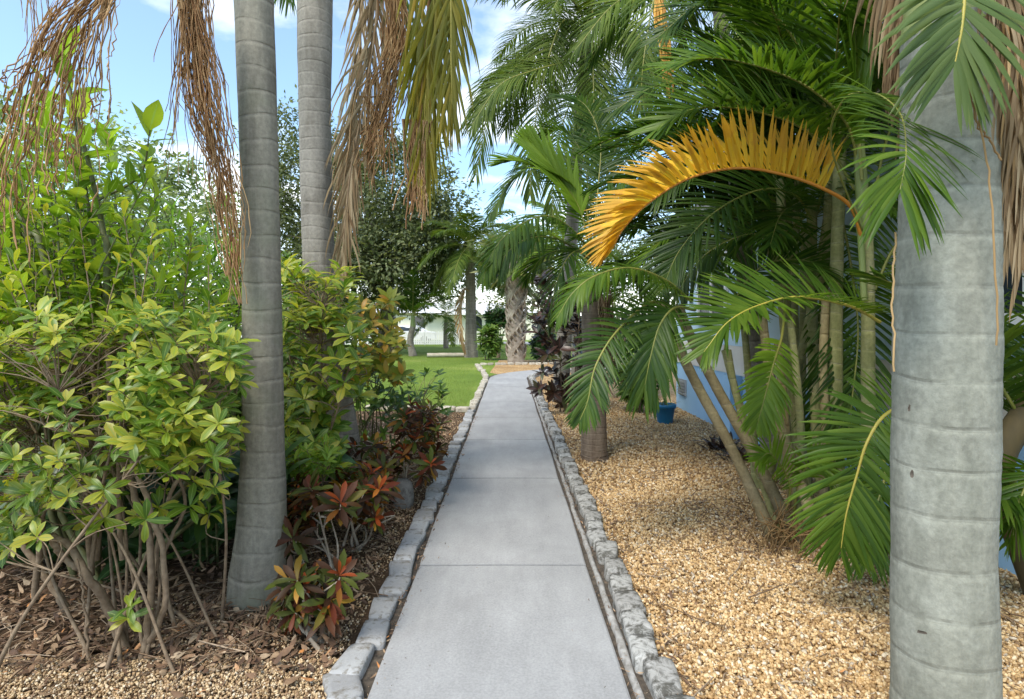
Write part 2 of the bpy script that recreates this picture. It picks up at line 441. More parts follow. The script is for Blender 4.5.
def ellips(n, c, r, shell=.0):
    v = nrmz(rng.normal(0, 1, (n, 3))); rad = rng.uniform(shell, 1, n)**(1 / 2.2)
    return np.asarray(c) + v * rad[:, None] * np.asarray(r)

# ------------------------------------------------------------------ leaf materials for shrubs
M['varieg'] = leaf_mat('variegated_leaf', [(0, (.07, .155, .018)), (.4, (.15, .25, .022)), (.68, (.29, .37, .032)), (.88, (.44, .46, .045)), (1, (.55, .47, .07))], .42, .4, 1.4, rib=(.25, .35, .08), edge=(.42, .42, .06))
M['varieg_dark'] = leaf_mat('variegated_leaf_deep', [(0, (.03, .085, .015)), (.5, (.06, .15, .02)), (.85, (.12, .22, .03)), (1, (.26, .32, .04))], .3, .38, 1.4, rib=(.16, .25, .06))
M['bright'] = leaf_mat('bright_leaf', [(0, (.10, .20, .018)), (.5, (.20, .32, .03)), (1, (.33, .42, .06))], .55, .4, 1.6, rib=(.25, .38, .1))
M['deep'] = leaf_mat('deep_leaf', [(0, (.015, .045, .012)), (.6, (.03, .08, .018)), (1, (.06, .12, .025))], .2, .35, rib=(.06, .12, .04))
M['hedge'] = leaf_mat('hedge_leaf', [(0, (.06, .13, .02)), (.5, (.12, .21, .035)), (1, (.22, .31, .06))], .4, .5)
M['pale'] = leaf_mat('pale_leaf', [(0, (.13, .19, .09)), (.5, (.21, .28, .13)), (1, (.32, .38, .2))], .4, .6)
M['bamboo'] = leaf_mat('narrow_leaf', [(0, (.10, .22, .035)), (.5, (.17, .32, .06)), (1, (.28, .42, .1))], .45, .5)
M['croton'] = leaf_mat('croton_leaf', [(0, (.035, .022, .014)), (.25, (.075, .032, .016)), (.42, (.14, .032, .016)), (.52, (.055, .06, .016)), (.78, (.10, .125, .02)), (.92, (.32, .10, .02)), (1, (.46, .26, .04))], .3, .5, 1.3, spec=.25)
M['croton_red'] = leaf_mat('croton_leaf_red', [(0, (.16, .035, .015)), (.6, (.40, .08, .018)), (1, (.56, .22, .035))], .3, .5, 1.3, spec=.25)
M['croton_y'] = leaf_mat('croton_leaf_yellow', [(0, (.12, .18, .025)), (.4, (.3, .33, .04)), (.75, (.52, .42, .05)), (1, (.6, .3, .06))], .35, .42, 1.4)
M['bronze'] = leaf_mat('bronze_leaf', [(0, (.022, .017, .014)), (.5, (.05, .028, .022)), (.75, (.10, .045, .03)), (.85, (.05, .065, .022)), (1, (.09, .11, .03))], .15, .32, 1.3, rib=(.11, .04, .04))
M['oak'] = leaf_mat('oak_leaf', [(0, (.055, .08, .035)), (.5, (.11, .14, .06)), (1, (.24, .26, .13))], .3, .6, big=.25)
M['sabal'] = leaf_mat('fan_leaf', [(0, (.06, .10, .03)), (.7, (.13, .17, .05)), (1, (.25, .24, .09))], .3, .5)
M['stem'] = plain('shrub_stem', (.13, .085, .05), (.27, .20, .13), 30, .8, .4)
M['stem_green'] = plain('green_stem', (.08, .09, .03), (.16, .16, .06), 30, .6, .3)
M['stem_pale'] = plain('pale_twig', (.28, .22, .16), (.45, .38, .29), 30, .8, .3)
M['oakbark'] = plain('oak_bark', (.07, .055, .042), (.16, .13, .10), 4, .9, .8, (1, 1, .3))

# ================================================================== SETTING
def sheet(name, pts, z, mat, kind='structure', sub=0):
    mb = MB(); mb.add([(x, y, z) for x, y in pts], [list(range(len(pts)))])
    return tag(mb.build(name, mat), kind=kind)

# lawn (the ground sheet reaching the horizon)
m, nt, out = new_mat('lawn_grass')
a = noise(nt, .35, 5); b = noise(nt, 14, 6, .7)
c = ramp(nt, [(.3, (.11, .175, .03)), (.55, (.165, .24, .045)), (.75, (.27, .31, .085))], a)
c = mixc(nt, c, ramp(nt, [(.3, (.55, .55, .5)), (.7, (1.3, 1.3, 1.2))], b), 1.0, 'MULTIPLY')
principled(nt, out, c, .9, bump(nt, b, .8, .03), .1); M['lawn'] = m
sheet('ground', [(-400, -60), (400, -60), (400, 700), (-400, 700)], 0, M['lawn'])

# mulched bed beside the path (dark soil under the litter)
m, nt, out = new_mat('mulch_soil')
a = noise(nt, 4, 6, .7); b = noise(nt, 60, 5, .75)
c = ramp(nt, [(.3, (.06, .036, .022)), (.55, (.13, .085, .052)), (.75, (.22, .155, .10))], b)
c = mixc(nt, c, ramp(nt, [(.35, (.6, .58, .55)), (.7, (1.25, 1.2, 1.15))], a), 1.0, 'MULTIPLY')
principled(nt, out, c, .95, bump(nt, b, .9, .02), .15); M['soil'] = m
sheet('planting_bed_ground', [(-9, -3), (-.60, -3), (-.60, 9.5), (-1.2, 9.7), (-9, 9.9)], .004, M['soil'])

# gravel bed
m, nt, out = new_mat('gravel_bed')
tc = N(nt, 'ShaderNodeTexCoord'); vo = N(nt, 'ShaderNodeTexVoronoi'); vo.inputs['Scale'].default_value = 42
nt.links.new(tc.outputs['Object'], vo.inputs['Vector'])
sp = N(nt, 'ShaderNodeSeparateColor'); nt.links.new(vo.outputs['Color'], sp.inputs[0])
c = ramp(nt, [(0, (.22, .12, .05)), (.35, (.42, .25, .10)), (.7, (.55, .37, .17)), (.9, (.66, .52, .32)), (1, (.3, .22, .15))], sp.outputs[0])
c = mixc(nt, c, ramp(nt, [(.35, (.72, .68, .62)), (.7, (1.1, 1.08, 1.05))], noise(nt, 1.2, 4)), 1.0, 'MULTIPLY')
principled(nt, out, c, .8, bump(nt, vo.outputs['Distance'], .9, -.02), .3); M['gravel'] = m
sheet('gravel_bed_ground', [(.40, -3), (9, -3), (9, 24), (-.55, 24), (-.7, 17.6), (.4, 15.2)], .004, M['gravel'])

# path: straight slabs then a bend to the house side
cx = lambda y: -.05 - .0045 * max(0, y - 2)
def path_centre():
    P0 = [(cx(y), y) for y in np.arange(-3, 15.6, .4)]
    x, y = P0[-1]; r = 3.3; cxx = x + r
    arcp = [(cxx - r * math.cos(t), y + r * math.sin(t)) for t in np.linspace(.08, math.pi / 2, 12)]
    end = arcp[-1]
    return np.array(P0 + arcp + [(end[0] + k, end[1] + .02 * k) for k in np.arange(.5, 7, .5)])
PC = path_centre(); PL = np.concatenate([[0], np.cumsum(np.linalg.norm(np.diff(PC, axis=0), axis=1))])
def path_at(s, off):
    p = np.array([np.interp(s, PL, PC[:, 0]), np.interp(s, PL, PC[:, 1])])
    q = np.array([np.interp(s + .05, PL, PC[:, 0]), np.interp(s + .05, PL, PC[:, 1])])
    t = (q - p) / max(1e-6, np.linalg.norm(q - p)); return p + off * np.array([t[1], -t[0]])
m, nt, out = new_mat('concrete')
a = noise(nt, 1.1, 6, .6); b = noise(nt, 90, 4, .7); cst = noise(nt, 7, 5, .7, stretch=(1, .25, 1))
c = ramp(nt, [(.3, (.315, .313, .312)), (.7, (.41, .408, .405))], a)
c = mixc(nt, c, ramp(nt, [(.3, (.86, .86, .86)), (.7, (1.07, 1.07, 1.07))], cst), 1.0, 'MULTIPLY')
c = mixc(nt, c, ramp(nt, [(.3, (.8, .8, .8)), (.7, (1.1, 1.1, 1.1))], b), 1.0, 'MULTIPLY')
vo = N(nt, 'ShaderNodeTexVoronoi'); vo.inputs['Scale'].default_value = 9
tc = N(nt, 'ShaderNodeTexCoord'); nt.links.new(tc.outputs['Object'], vo.inputs['Vector'])
c = mixc(nt, (.2, .18, .16), c, ramp(nt, [(.025, (0.35, .35, .35)), (.06, (1, 1, 1))], vo.outputs['Distance']))
stn = noise(nt, 2.3, 6, .7, dist=.8)
c = mixc(nt, c, (.27, .265, .26), ramp(nt, [(.54, (0, 0, 0)), (.74, (.6, .6, .6))], stn))
principled(nt, out, c, .75, bump(nt, b, .25, .004), .35); M['concrete'] = m
M['joint'] = plain('path_joint_soil', (.035, .028, .022), (.12, .095, .07), 40, .95, .6)
joints = [-2.8, -.3, 1.5, 3.43, 5.38, 7.21, 8.94] + [8.94 + 1.75 * k for k in range(1, 10)]
s_of_y = lambda y: np.interp(y, PC[:42, 1], PL[:42])
js = [float(s_of_y(y)) if y < 15 else None for y in joints]
js = [j for j in js if j is not None]
while js[-1] < PL[-1] - 2: js.append(js[-1] + 1.75)
mb = MB()
HW = .515
for s0, s1 in zip(js[:-1], js[1:]):
    ns = 10; ss = np.linspace(s0 + .010, s1 - .010, ns)
    rows = []
    for k, s in enumerate(ss):
        e = .006 if k in (0, ns - 1) else 0
        row = []
        for off, z in ((-HW, 0), (-HW, .028 - e), (-HW + .01, .034 - e), (0, .036 - e), (HW - .01, .034 - e), (HW, .028 - e), (HW, 0)):
            x, y = path_at(s, off + .004 * math.sin(s * 3 + off * 9)); row.append((x, y, z))
        rows.append(row)
    V = np.array(rows).reshape(-1, 3); f = []
    for i in range(ns - 1):
        for j in range(6): f.append([i * 7 + j, i * 7 + j + 1, i * 7 + 8 + j, i * 7 + 7 + j])
    mb.add(V, np.array(f)[:, ::-1])
    for r, fl in ((0, False), (ns - 1, True)):
        idx = [r * 7 + j for j in range(7)]
        mb.add(V[idx], [list(range(7))])
tag(mb.build('path', M['concrete'], smooth=False), kind='structure')
# soil strip under and beside the slabs
mb = MB(); L = []
for s in np.linspace(.05, PL[-1] - .1, 90):
    a_, b_ = path_at(s, -HW - .12), path_at(s, HW + .17); L += [(*a_, .012), (*b_, .012)]
mb.add(L, [[2 * i, 2 * i + 1, 2 * i + 3, 2 * i + 2] for i in range(89)])
tag(mb.build('path_edge_soil', M['joint']), kind='structure')

# thin rough concrete lip between slab and the right stones
M['lip'] = plain('rough_concrete', (.2, .185, .165), (.42, .41, .39), 25, .9, .8)
mb = MB(); pts = []
for s in np.linspace(1, s_of_y(14.5), 110):
    x, y = path_at(s, HW + .045 + rng.normal(0, .003)); pts.append((x, y, .012))
tube(mb, np.array(pts), .02 * rng.uniform(.75, 1.2, 110), 7, 0, rough=.2)
tag(mb.build('path_concrete_lip', M['lip']), 'thin rough concrete lip running along the slabs on the gravel side', 'concrete edging')

# ------------------------------------------------------------------ edging stones
def stone_mesh(name, dims, seed, mat, k=6, amp=.04):
    r = np.random.default_rng(seed); n = 6; vs = {}; faces = []
    def vid(p):
        key = tuple(np.round(p, 4))
        if key not in vs: vs[key] = len(vs)
        return vs[key]
    g = np.linspace(-1, 1, n + 1)
    for ax in range(3):
        for sg in (-1, 1):
            for i in range(n):
                for j in range(n):
                    q = []
                    for (u, v) in ((g[i], g[j]), (g[i + 1], g[j]), (g[i + 1], g[j + 1]), (g[i], g[j + 1])):
                        p = np.zeros(3); p[ax] = sg; p[(ax + 1) % 3] = u; p[(ax + 2) % 3] = v; q.append(vid(p))
                    faces.append(q if sg > 0 else q[::-1])
    V = np.array([list(kk) for kk in vs]); L = np.sum(np.abs(V)**k, 1)**(1 / k); V = V / L[:, None]
    ph = r.uniform(0, 6.28, (6, 3)); fr = r.uniform(1.2, 4.5, (6, 3))
    disp = sum(np.sin(V @ fr[q] + ph[q, 0]) for q in range(6)) / 6
    V = V * (1 + amp * 1.6 * disp + r.normal(0, amp * .22, len(V)))[:, None]
    V[:, 0] *= 1 + .14 * r.uniform(-1, 1) * V[:, 1]
    V[:, 2] += .07 * r.uniform(-1, 1) * V[:, 0] + .07 * r.uniform(-1, 1) * V[:, 1]
    V = V * np.array(dims) / 2
    mb = MB(); mb.add(V, faces); o = mb.build(name, mat, origin=(0, 0, 0))
    me = o.data; bpy.data.objects.remove(o); return me
def stone_mat(name, a, b, dark, amt):
    m, nt, out = new_mat(name)
    n = noise(nt, 8, 6, .7); f = noise(nt, 70, 4, .7)
    oi = N(nt, 'ShaderNodeObjectInfo')
    c = ramp(nt, [(.3, a), (.7, b)], n)
    c = mixc(nt, c, ramp(nt, [(0, (.72, .70, .68)), (1, (1.15, 1.15, 1.13))], oi.outputs['Random']), 1.0, 'MULTIPLY')
    g = noise(nt, 13, 6, .75, dist=.5)
    c = mixc(nt, c, dark, ramp(nt, [(.52 - amt * .12, (0, 0, 0)), (.66 - amt * .1, (.9, .9, .9))], g))
    principled(nt, out, c, .9, bump(nt, f, .6, .006), .2); return m
M['stone_l'] = stone_mat('edging_stone_pale', (.32, .325, .335), (.43, .435, .44), (.15, .13, .10), .05)
M['stone_r'] = stone_mat('edging_stone_lichen', (.34, .335, .32), (.47, .465, .45), (.06, .056, .045), .55)
M['stone_far'] = stone_mat('edging_stone_cream', (.42, .38, .31), (.58, .54, .46), (.2, .17, .13), .3)
lm = [stone_mesh('edging_stone', (.135, .226, .07), 100 + i, M['stone_l'], 10, .022) for i in range(8)]
rm = [stone_mesh('edging_stone', (.122, .21, .12), 200 + i, M['stone_r'], 8, .045) for i in range(8)]
fm = [stone_mesh('edging_stone', (.14, .22, .1), 300 + i, M['stone_far'], 6, .05) for i in range(5)]
ORD = ['first', 'second', 'third', 'fourth', 'fifth', 'sixth', 'seventh', 'eighth', 'ninth', 'tenth', 'eleventh', 'twelfth']
def put_stone(me, x, y, z, rz, sc, label, group, tilt=.05):
    o = bpy.data.objects.new('edging_stone', me); COL.objects.link(o)
    o.location = (x, y, z); o.rotation_euler = (rng.normal(0, tilt), rng.normal(0, tilt), rz); o.scale = sc
    return tag(o, label, 'edging stone', group)
ly = [2.10, 2.28, 2.45, 2.67, 2.90, 3.15, 3.37, 3.59, 3.81, 4.06, 4.30, 4.56]
while ly[-1] < 15.3: ly.append(ly[-1] + rng.uniform(.215, .26))
for i, y in enumerate(ly):
    x = cx(y) - HW - .102 - .008 * rng.normal() - (.012 if i == 1 else 0) - (.015 if i == 2 else 0)
    far = y > 9.6
    if i < 8: lab = ORD[i] + ' pale flat paver stone from the camera end, on the mulch side of the path'
    elif far: lab = 'small cream edging stone between the lawn and the far half of the path'
    else: lab = 'pale flat paver stone in the mulch side path edging, beyond the eighth one'
    put_stone(fm[i % 5] if far else lm[i % 8], x, y, .014 + .005 * rng.normal(), rng.normal(0, .09) + (.25 if i == 1 else 0) + math.pi * (i % 2),
              (rng.uniform(.9, 1.1), 1.02 * rng.uniform(.92, 1.08) * (1.1 if far else 1), rng.uniform(.9, 1.1)), lab,
              'cream stones edging the lawn' if far else 'pale stones edging the mulch side of the path')
ry = [2.05, 2.29, 2.485, 2.69, 2.88, 3.10, 3.34, 3.58, 3.79, 3.99, 4.2, 4.42]
while ry[-1] < 15.8: ry.append(ry[-1] + rng.uniform(.195, .24))
for i, y in enumerate(ry):
    x = cx(y) + HW + .145 + .012 * rng.normal()
    lab = (ORD[i] + ' lichen stained block stone from the camera end, on the gravel side of the path') if i < 8 else \
        'lichen stained block stone in the gravel side path edging, beyond the eighth one'
    put_stone(rm[i % 8], x, y, .024 + .007 * rng.normal(), rng.normal(0, .1) + math.pi * (i % 2), (rng.uniform(.9, 1.12), rng.uniform(.92, 1.08), rng.uniform(.9, 1.12)),
              lab, 'block stones edging the gravel side of the path', .06)
# inner edge of the bend, the far bed edging and the short cross edging at the end of the mulch bed
s0 = float(s_of_y(15.8))
for s in np.arange(s0 + .2, PL[-1] - 2.5, .24):
    x, y = path_at(s, HW + .15)
    t = path_at(s + .1, 0) - path_at(s, 0)
    put_stone(rm[int(rng.integers(8))], x, y, .04, math.atan2(t[1], t[0]) - math.pi / 2, (1, rng.uniform(.9, 1.1), 1), 'lichen stained block stone lining the inside of the far bend of the path', 'stones lining the inside of the path bend')
for k, (a_, b_, nn, lab, grp) in enumerate((
        ((-.72, 9.65), (-2.6, 9.95), 8, 'cream edging stone in the short row between the mulch bed and the lawn', 'stones closing the mulch bed'),
        ((-.72, 15.6), (-1.25, 20.5), 19, 'cream edging stone in the row curving along the lawn edge past the bend', 'stones along the lawn past the bend'),
        ((-1.2, 20.9), (4.5, 21.6), 22, 'cream edging stone in the far row in front of the cross patterned palm trunk', 'stones in front of the far palm'))):
    for j in range(nn):
        u = (j + .5) / nn; x = a_[0] + (b_[0] - a_[0]) * u; y = a_[1] + (b_[1] - a_[1]) * u
        put_stone(fm[j % 5], x + rng.normal(0, .02), y + rng.normal(0, .02), .04, math.atan2(b_[1] - a_[1], b_[0] - a_[0]) - math.pi / 2 + rng.normal(0, .1), (1, rng.uniform(1, 1.15), 1), lab, grp)

# ------------------------------------------------------------------ gravel pebbles, litter, grass
t_ = (1 + 5**.5) / 2
ICO = nrmz(np.array([(-1,t_,0),(1,t_,0),(-1,-t_,0),(1,-t_,0),(0,-1,t_),(0,1,t_),(0,-1,-t_),(0,1,-t_),(t_,0,-1),(t_,0,1),(-t_,0,-1),(-t_,0,1)]))
ICF = np.array([(0,11,5),(0,5,1),(0,1,7),(0,7,10),(0,10,11),(1,5,9),(5,11,4),(11,10,2),(10,7,6),(7,1,8),(3,9,4),(3,4,2),(3,2,6),(3,6,8),(3,8,9),(4,9,5),(2,4,11),(6,2,10),(8,6,7),(9,8,1)])
def rotm(n):
    q = nrmz(rng.normal(0, 1, (n, 4))); w, x, y, z = q.T
    return np.stack([np.stack([1-2*(y*y+z*z), 2*(x*y-z*w), 2*(x*z+y*w)], -1), np.stack([2*(x*y+z*w), 1-2*(x*x+z*z), 2*(y*z-x*w)], -1),
                     np.stack([2*(x*z-y*w), 2*(y*z+x*w), 1-2*(x*x+y*y)], -1)], 1)
def pebbles(mb, xy, size, z=.012, mat=0):
    n = len(xy); v = ICO[None] * rng.uniform(.75, 1.25, (n, 12, 1)) * (np.array([1., .72, .5]) * size[:, None] * .5)[:, None]
    R = rotm(n); v = np.einsum('nij,nkj->nki', R, v)
    v[:, :, 0] += xy[:, 0, None]; v[:, :, 1] += xy[:, 1, None]; v[:, :, 2] += z + rng.uniform(-.006, .01, (n, 1))
    f = (ICF[None] + (np.arange(n) * 12)[:, None, None]).reshape(-1, 3)
    mb.add(v.reshape(-1, 3), f, mat)
M['pebble'] = island_mat('pebble', [(0, (.19, .11, .055)), (.12, (.33, .20, .085)), (.35, (.50, .32, .14)), (.6, (.62, .43, .21)), (.82, (.70, .53, .30)), (.93, (.76, .66, .50)), (1, (.30, .25, .2))], .6, .2, 60)
def zone(n, x0, x1, y0, y1, p=1.): 
    return np.stack([rng.uniform(x0, x1, n), y0 + (y1 - y0) * rng.uniform(0, 1, n)**p], 1)
mb = MB()
xy = zone(62000, .66, 3.0, 1.9, 5.0, 1.35); pebbles(mb, xy, rng.uniform(.012, .034, len(xy)))
xy = zone(30000, .66, 3.0, 4.8, 11, 1.3); pebbles(mb, xy, rng.uniform(.018, .044, len(xy)))
tag(mb.build('gravel', M['pebble']), kind='stuff')
M['pebble_l'] = island_mat('pebble_pale', [(0, (.17, .10, .055)), (.3, (.38, .25, .13)), (.6, (.56, .41, .23)), (.85, (.68, .55, .37)), (1, (.68, .6, .48))], .6, .2, 60)
mb = MB()
for (n, x0, x1, y0, y1) in ((19000, -2.6, -.74, 1.9, 2.5), (3500, -1.9, -.76, 2.45, 3.1), (5000, -2.0, -.76, 4.6, 9.5), (2600, -1.35, -.76, 3.3, 4.8)):
    xy = zone(n, x0, x1, y0, y1); pebbles(mb, xy, rng.uniform(.006, .02, n), .008)
tag(mb.build('scattered_gravel', M['pebble_l']), kind='stuff')
M['litter'] = island_mat('fallen_leaf', [(0, (.07, .04, .025)), (.3, (.15, .085, .05)), (.6, (.25, .155, .09)), (.85, (.37, .26, .165)), (.96, (.46, .36, .25)), (1, (.50, .19, .04))], .8, .3, 40)
M['straw'] = island_mat('dry_straw', [(0, (.12, .075, .045)), (.5, (.26, .175, .11)), (1, (.42, .33, .24))], .85, .2, 30)
mb = MB()
def litter(n, x0, x1, y0, y1, s0, s1, tpl='ovate', p=1.0):
    xy = zone(n, x0, x1, y0, y1, p); az = rng.uniform(0, 6.28, n)
    d = np.stack([np.cos(az), np.sin(az), rng.normal(0, .22, n)], 1); up = np.stack([rng.normal(0, .4, n), rng.normal(0, .4, n), rng.choice([1., -1.], n)], 1)
    put_leaves(mb, np.column_stack([xy, rng.uniform(.01, .045, n)]), d, up, rng.uniform(s0, s1, n), tpl)
litter(9500, -4.6, -.80, 2.4, 9.5, .02, .06, 'ovate', 1.6); litter(900, -2.4, -.8, 2.0, 3.2, .012, .04, 'lance'); litter(60, -2.2, -.8, 2.2, 3.4, .05, .09, 'ovate'); litter(4500, -4.0, -.80, 2.5, 6, .03, .10, 'lance', 1.4)
litter(1500, .66, 2.9, 2, 9, .012, .045, 'lance'); [litter(60, x_ - .14, x_ + .14, y_ - .18, y_ + .18, .012, .04, 'lance') for x_, y_ in zone(22, .75, 2.4, 2.2, 8)]; litter(40, .7, 2.6, 2.1, 7, .05, .1, 'lance'); litter(900, .60, .80, 2, 9, .02, .06, 'lance'); litter(500, -.60, -.55, 2, 9, .015, .05, 'lance')
litter(700, .47, .53, 2, 9, .01, .03, 'lance'); litter(900, 1.4, 2.6, 3.5, 4.7, .02, .07, 'lance')
litter(60, -.5, .42, 2.3, 9, .006, .022, 'lance'); litter(260, -.56, -.44, 2.2, 9, .005, .022, 'lance'); litter(200, .36, .47, 2.2, 9, .005, .02, 'lance')
tag(mb.build('leaf_litter', M['litter']), kind='stuff')
mb = MB()
def straws(n, x0, x1, y0, y1, l0, l1, r=.0025, p=1.2):
    for (x, y) in zone(n, x0, x1, y0, y1, p):
        az = rng.uniform(0, 6.28); l = rng.uniform(l0, l1); dz = rng.normal(0, .1)
        a_ = np.array([x, y, rng.uniform(.015, .05)]); b_ = a_ + l * np.array([math.cos(az), math.sin(az), 0]); b_[2] = max(.01, a_[2] + dz * l)
        md = (a_ + b_) / 2 + rng.normal(0, .07 * l, 3); md[2] = max(.015, md[2])
        tube(mb, crom([a_, md, b_], 5), r * rng.uniform(.5, 1.6), 3, 0, cap=False)
straws(1500, -4.2, -.95, 2.4, 8, .06, .4); straws(260, .72, 2.9, 2.1, 8, .05, .35); straws(60, 1.5, 2.4, 3.6, 4.6, .1, .4); straws(160,-1.7,-1.02,2.7,5.0,.15,.5)
tag(mb.build('dry_straw', M['straw']), kind='stuff')
mb = MB()
n = 60000; yy = 9.8 + 22 * rng.uniform(0, 1, n)**1.6; xx = rng.uniform(-6.5, -.85, n) * (1 + (yy - 9.8) * .02)
d = np.stack([rng.normal(0, .35, n), rng.normal(0, .35, n), np.ones(n)], 1)
ok = ~((xx > -1.35) & (yy > 15)); xx, yy, d = xx[ok], yy[ok], d[ok]; n = len(xx)
TPL['blade'] = [leaf_template(1, .16, .2, .3, 'lance')]
put_leaves(mb, np.column_stack([xx, yy, np.full(n, .003)]), d, np.stack([rng.normal(0, 1, n), rng.normal(0, 1, n), np.zeros(n)], 1), rng.uniform(.035, .075, n), 'blade')
M['blade'] = leaf_mat('grass_blade', [(0, (.11, .175, .03)), (.6, (.175, .245, .045)), (1, (.29, .32, .09))], .4, .7, 1.5, big=.4)
tag(mb.build('grass', M['blade']), kind='stuff')

# ================================================================== PALMS BESIDE THE PATH
def trunk(parent, pts, radii, ring, mat, name='trunk', seg=26, bulge=.014, n=None):
    pts = crom(pts, n or 90); L = np.concatenate([[0], np.cumsum(np.linalg.norm(np.diff(pts, axis=0), axis=1))])
    r = np.interp(L / L[-1], np.linspace(0, 1, len(radii)), radii)
    ph = (L / ring) % 1.0
    r = r * (1 + bulge * (1 - ph)**3 - bulge * .4 + .008 * np.sin(L * 5.3) + .006 * np.sin(L * 13 + 1))
    mb = MB(); tube(mb, pts, r, seg, 0, rough=.006)
    return mb.build(name, M[mat], parent)

# --- near palm on the mulch side
b1 = P(257, 600, 3.05); b1[2] = 0
p1 = thing('palm_tree', 'tall grey palm trunk rising from the mulch behind the bushy yellow-green shrub', 'palm tree', b1)
t1 = [b1, b1 + [.0, 0, .12], P(262, 520, 3.05), P(263, 400, 3.05), P(262, 300, 3.06), P(259, 150, 3.07), P(254, 0, 3.1), P(252, -90, 3.12)]
trunk(p1, t1, [.15, .125, .108, .101, .099, .098, .10, .104, .105], .13, 'bark_a')
top1 = P(252, -90, 3.12)
mb = MB(); tube(mb, crom([top1 - [0, 0, .02], top1 + [0, 0, .4], top1 + [0, 0, .75]], 12), np.linspace(.12, .05, 12), 16); mb.build('crownshaft', M['shaft'], p1)
for az, el, s in ((.3, 55, 1.1), (1.6, 60, 1.0), (2.7, 45, 1.2), (3.6, 50, 1.0), (4.9, 40, 1.1), (5.6, 60, 1.)):
    add_frond(p1, arc(top1 + [0, 0, .7], az, math.radians(el), 1.7, s), 'queen', L=.4, n=40, w=.03)
mb = MB()
o_ = P(176, -60, 2.75)
tube(mb, crom([top1, (top1 + o_) / 2 + [0, 0, .2], o_, P(182, 10, 2.75)], 12), np.linspace(.02, .012, 12), 6)
strands(mb, P(187, -22, 2.78), 45, 1.05, .035, w=.006, drift=(.08, 0, 0), fan=.09, wav=.05)
for k in range(120):
    a_ = P(190 + rng.normal(0, 8), -25 + rng.normal(0, 6), 2.78); q = rng.uniform(.35, 1)
    c = crom([a_, P(203 + rng.normal(0, 10), 90, 2.8 + rng.normal(0, .03)), P(226 + rng.normal(0, 9), 200, 2.84), P(239 + rng.normal(0, 5), 318, 2.86)], 26)
    c = c[:max(8, int(26 * q))] + rng.normal(0, .006, (max(8, int(26 * q)), 3)); tube(mb, c, .0021 * rng.uniform(.3, 2.2, len(c)), 3, 0, cap=False)
mb.build('dead_flower_stalk', M['strand'], p1)
mb = MB(); o_ = P(120, -30, 2.6)
tube(mb, crom([top1, (top1 + o_) / 2 + [0, 0, .35], o_, P(100, 20, 2.6)], 12), np.linspace(.02, .012, 12), 6)
for k in range(75):
    a_ = P(122 + rng.normal(0, 7), -32 + rng.normal(0, 5), 2.6); e = rng.uniform(0, 1)
    ex = 5 + 95 * e + rng.normal(0, 8); ey = 95 + 75 * math.sin(e * 3) + rng.normal(0, 22)
    if k % 4 == 0: ex = 8 + rng.normal(0, 12); ey = 230 + rng.normal(0, 25)
    c = crom([a_, P(.6 * ex + 46, 25 + rng.normal(0, 12), 2.58 + rng.normal(0, .05)), P(ex, .6 * ey + 20, 2.58 + rng.normal(0, .06)), P(ex - 2, ey, 2.58 + rng.normal(0, .06))], 20)
    c[3:] += rng.normal(0, .007, (17, 3)); tube(mb, c, .0021 * rng.uniform(.3, 2.2, 20), 3, 0, cap=False)
mb.build('dead_flower_stalk', M['strand'], p1)
# fine grey twigs hanging in from overhead
mb = MB(); strands(mb, P(15, -40, 2.4), 16, .42, .06, w=.005, fan=.2); mb.build('dead_flower_stalk', M['strand'], p1)

# --- second palm, leaning, with hanging dead fronds
b2 = P(342, 500, 4.8); b2[2] = 0
p2 = thing('palm_tree', 'leaning grey palm with a brown dead frond and yellowing fronds hanging beside its trunk', 'palm tree', b2)
top2 = P(315, -90, 4.9)
trunk(p2, [b2, P(338, 440, 4.8), P(325, 330, 4.82), P(319, 260, 4.84), P(315, 120, 4.87), P(315, 0, 4.9), top2], [.20, .165, .14, .132, .135, .15, .15], .11, 'bark_b')
mb = MB(); tube(mb, crom([top2 - [0, 0, .02], top2 + [0, 0, .6], top2 + [0, 0, 1.1]], 12), np.linspace(.15, .06, 12), 16); mb.build('crownshaft', M['shaft'], p2)
add_frond(p2, [top2 + [.1, -.1, .1], P(362, -70, 4.6), P(378, -10, 4.6), P(366, 90, 4.6), P(350, 175, 4.6), P(341, 270, 4.6)], 'dead', 'rachis_b', name='dead_frond', label='brown dead frond hanging along the trunk',
          L=.62, n=95, w=.019, up=.0, ang=(26, 8), droop=1.7, face=(0.3, -1, 0), rach=.02, jit=.13, start=.2, tipL=.5, seg=6)
add_frond(p2, [top2 + [.1, -.1, .1], P(350, -60, 4.65), P(362, -10, 4.68), P(357, 80, 4.68), P(350, 150, 4.68), P(350, 225, 4.68)], 'dead', 'rachis_b', name='dead_frond', label='brown dead frond hanging along the trunk',
          L=.5, n=80, w=.018, up=.4, ang=(24, 8), droop=1.7, face=(-.5, -1, 0), rach=.015, jit=.2, start=.2, tipL=.5, seg=6)
mb = MB()
for k in range(75):
    c = crom([P(392 + rng.normal(0, 7), -40, 4.5), P(398 + rng.normal(0, 10), 30, 4.5), P(385 + rng.normal(0, 12), 90, 4.5), P(372 + rng.normal(0, 13), 150 + rng.normal(0, 25), 4.5)], 16)
    tube(mb, c + rng.normal(0, .008, (16, 3)), .0045 * rng.uniform(.4, 1.8, 16), 3, 0, cap=False)
tube(mb, crom([top2, P(360, -120, 4.6), P(392, -38, 4.5)], 10), .02, 6)
mb.build('dead_flower_stalk', M['strand'], p2)
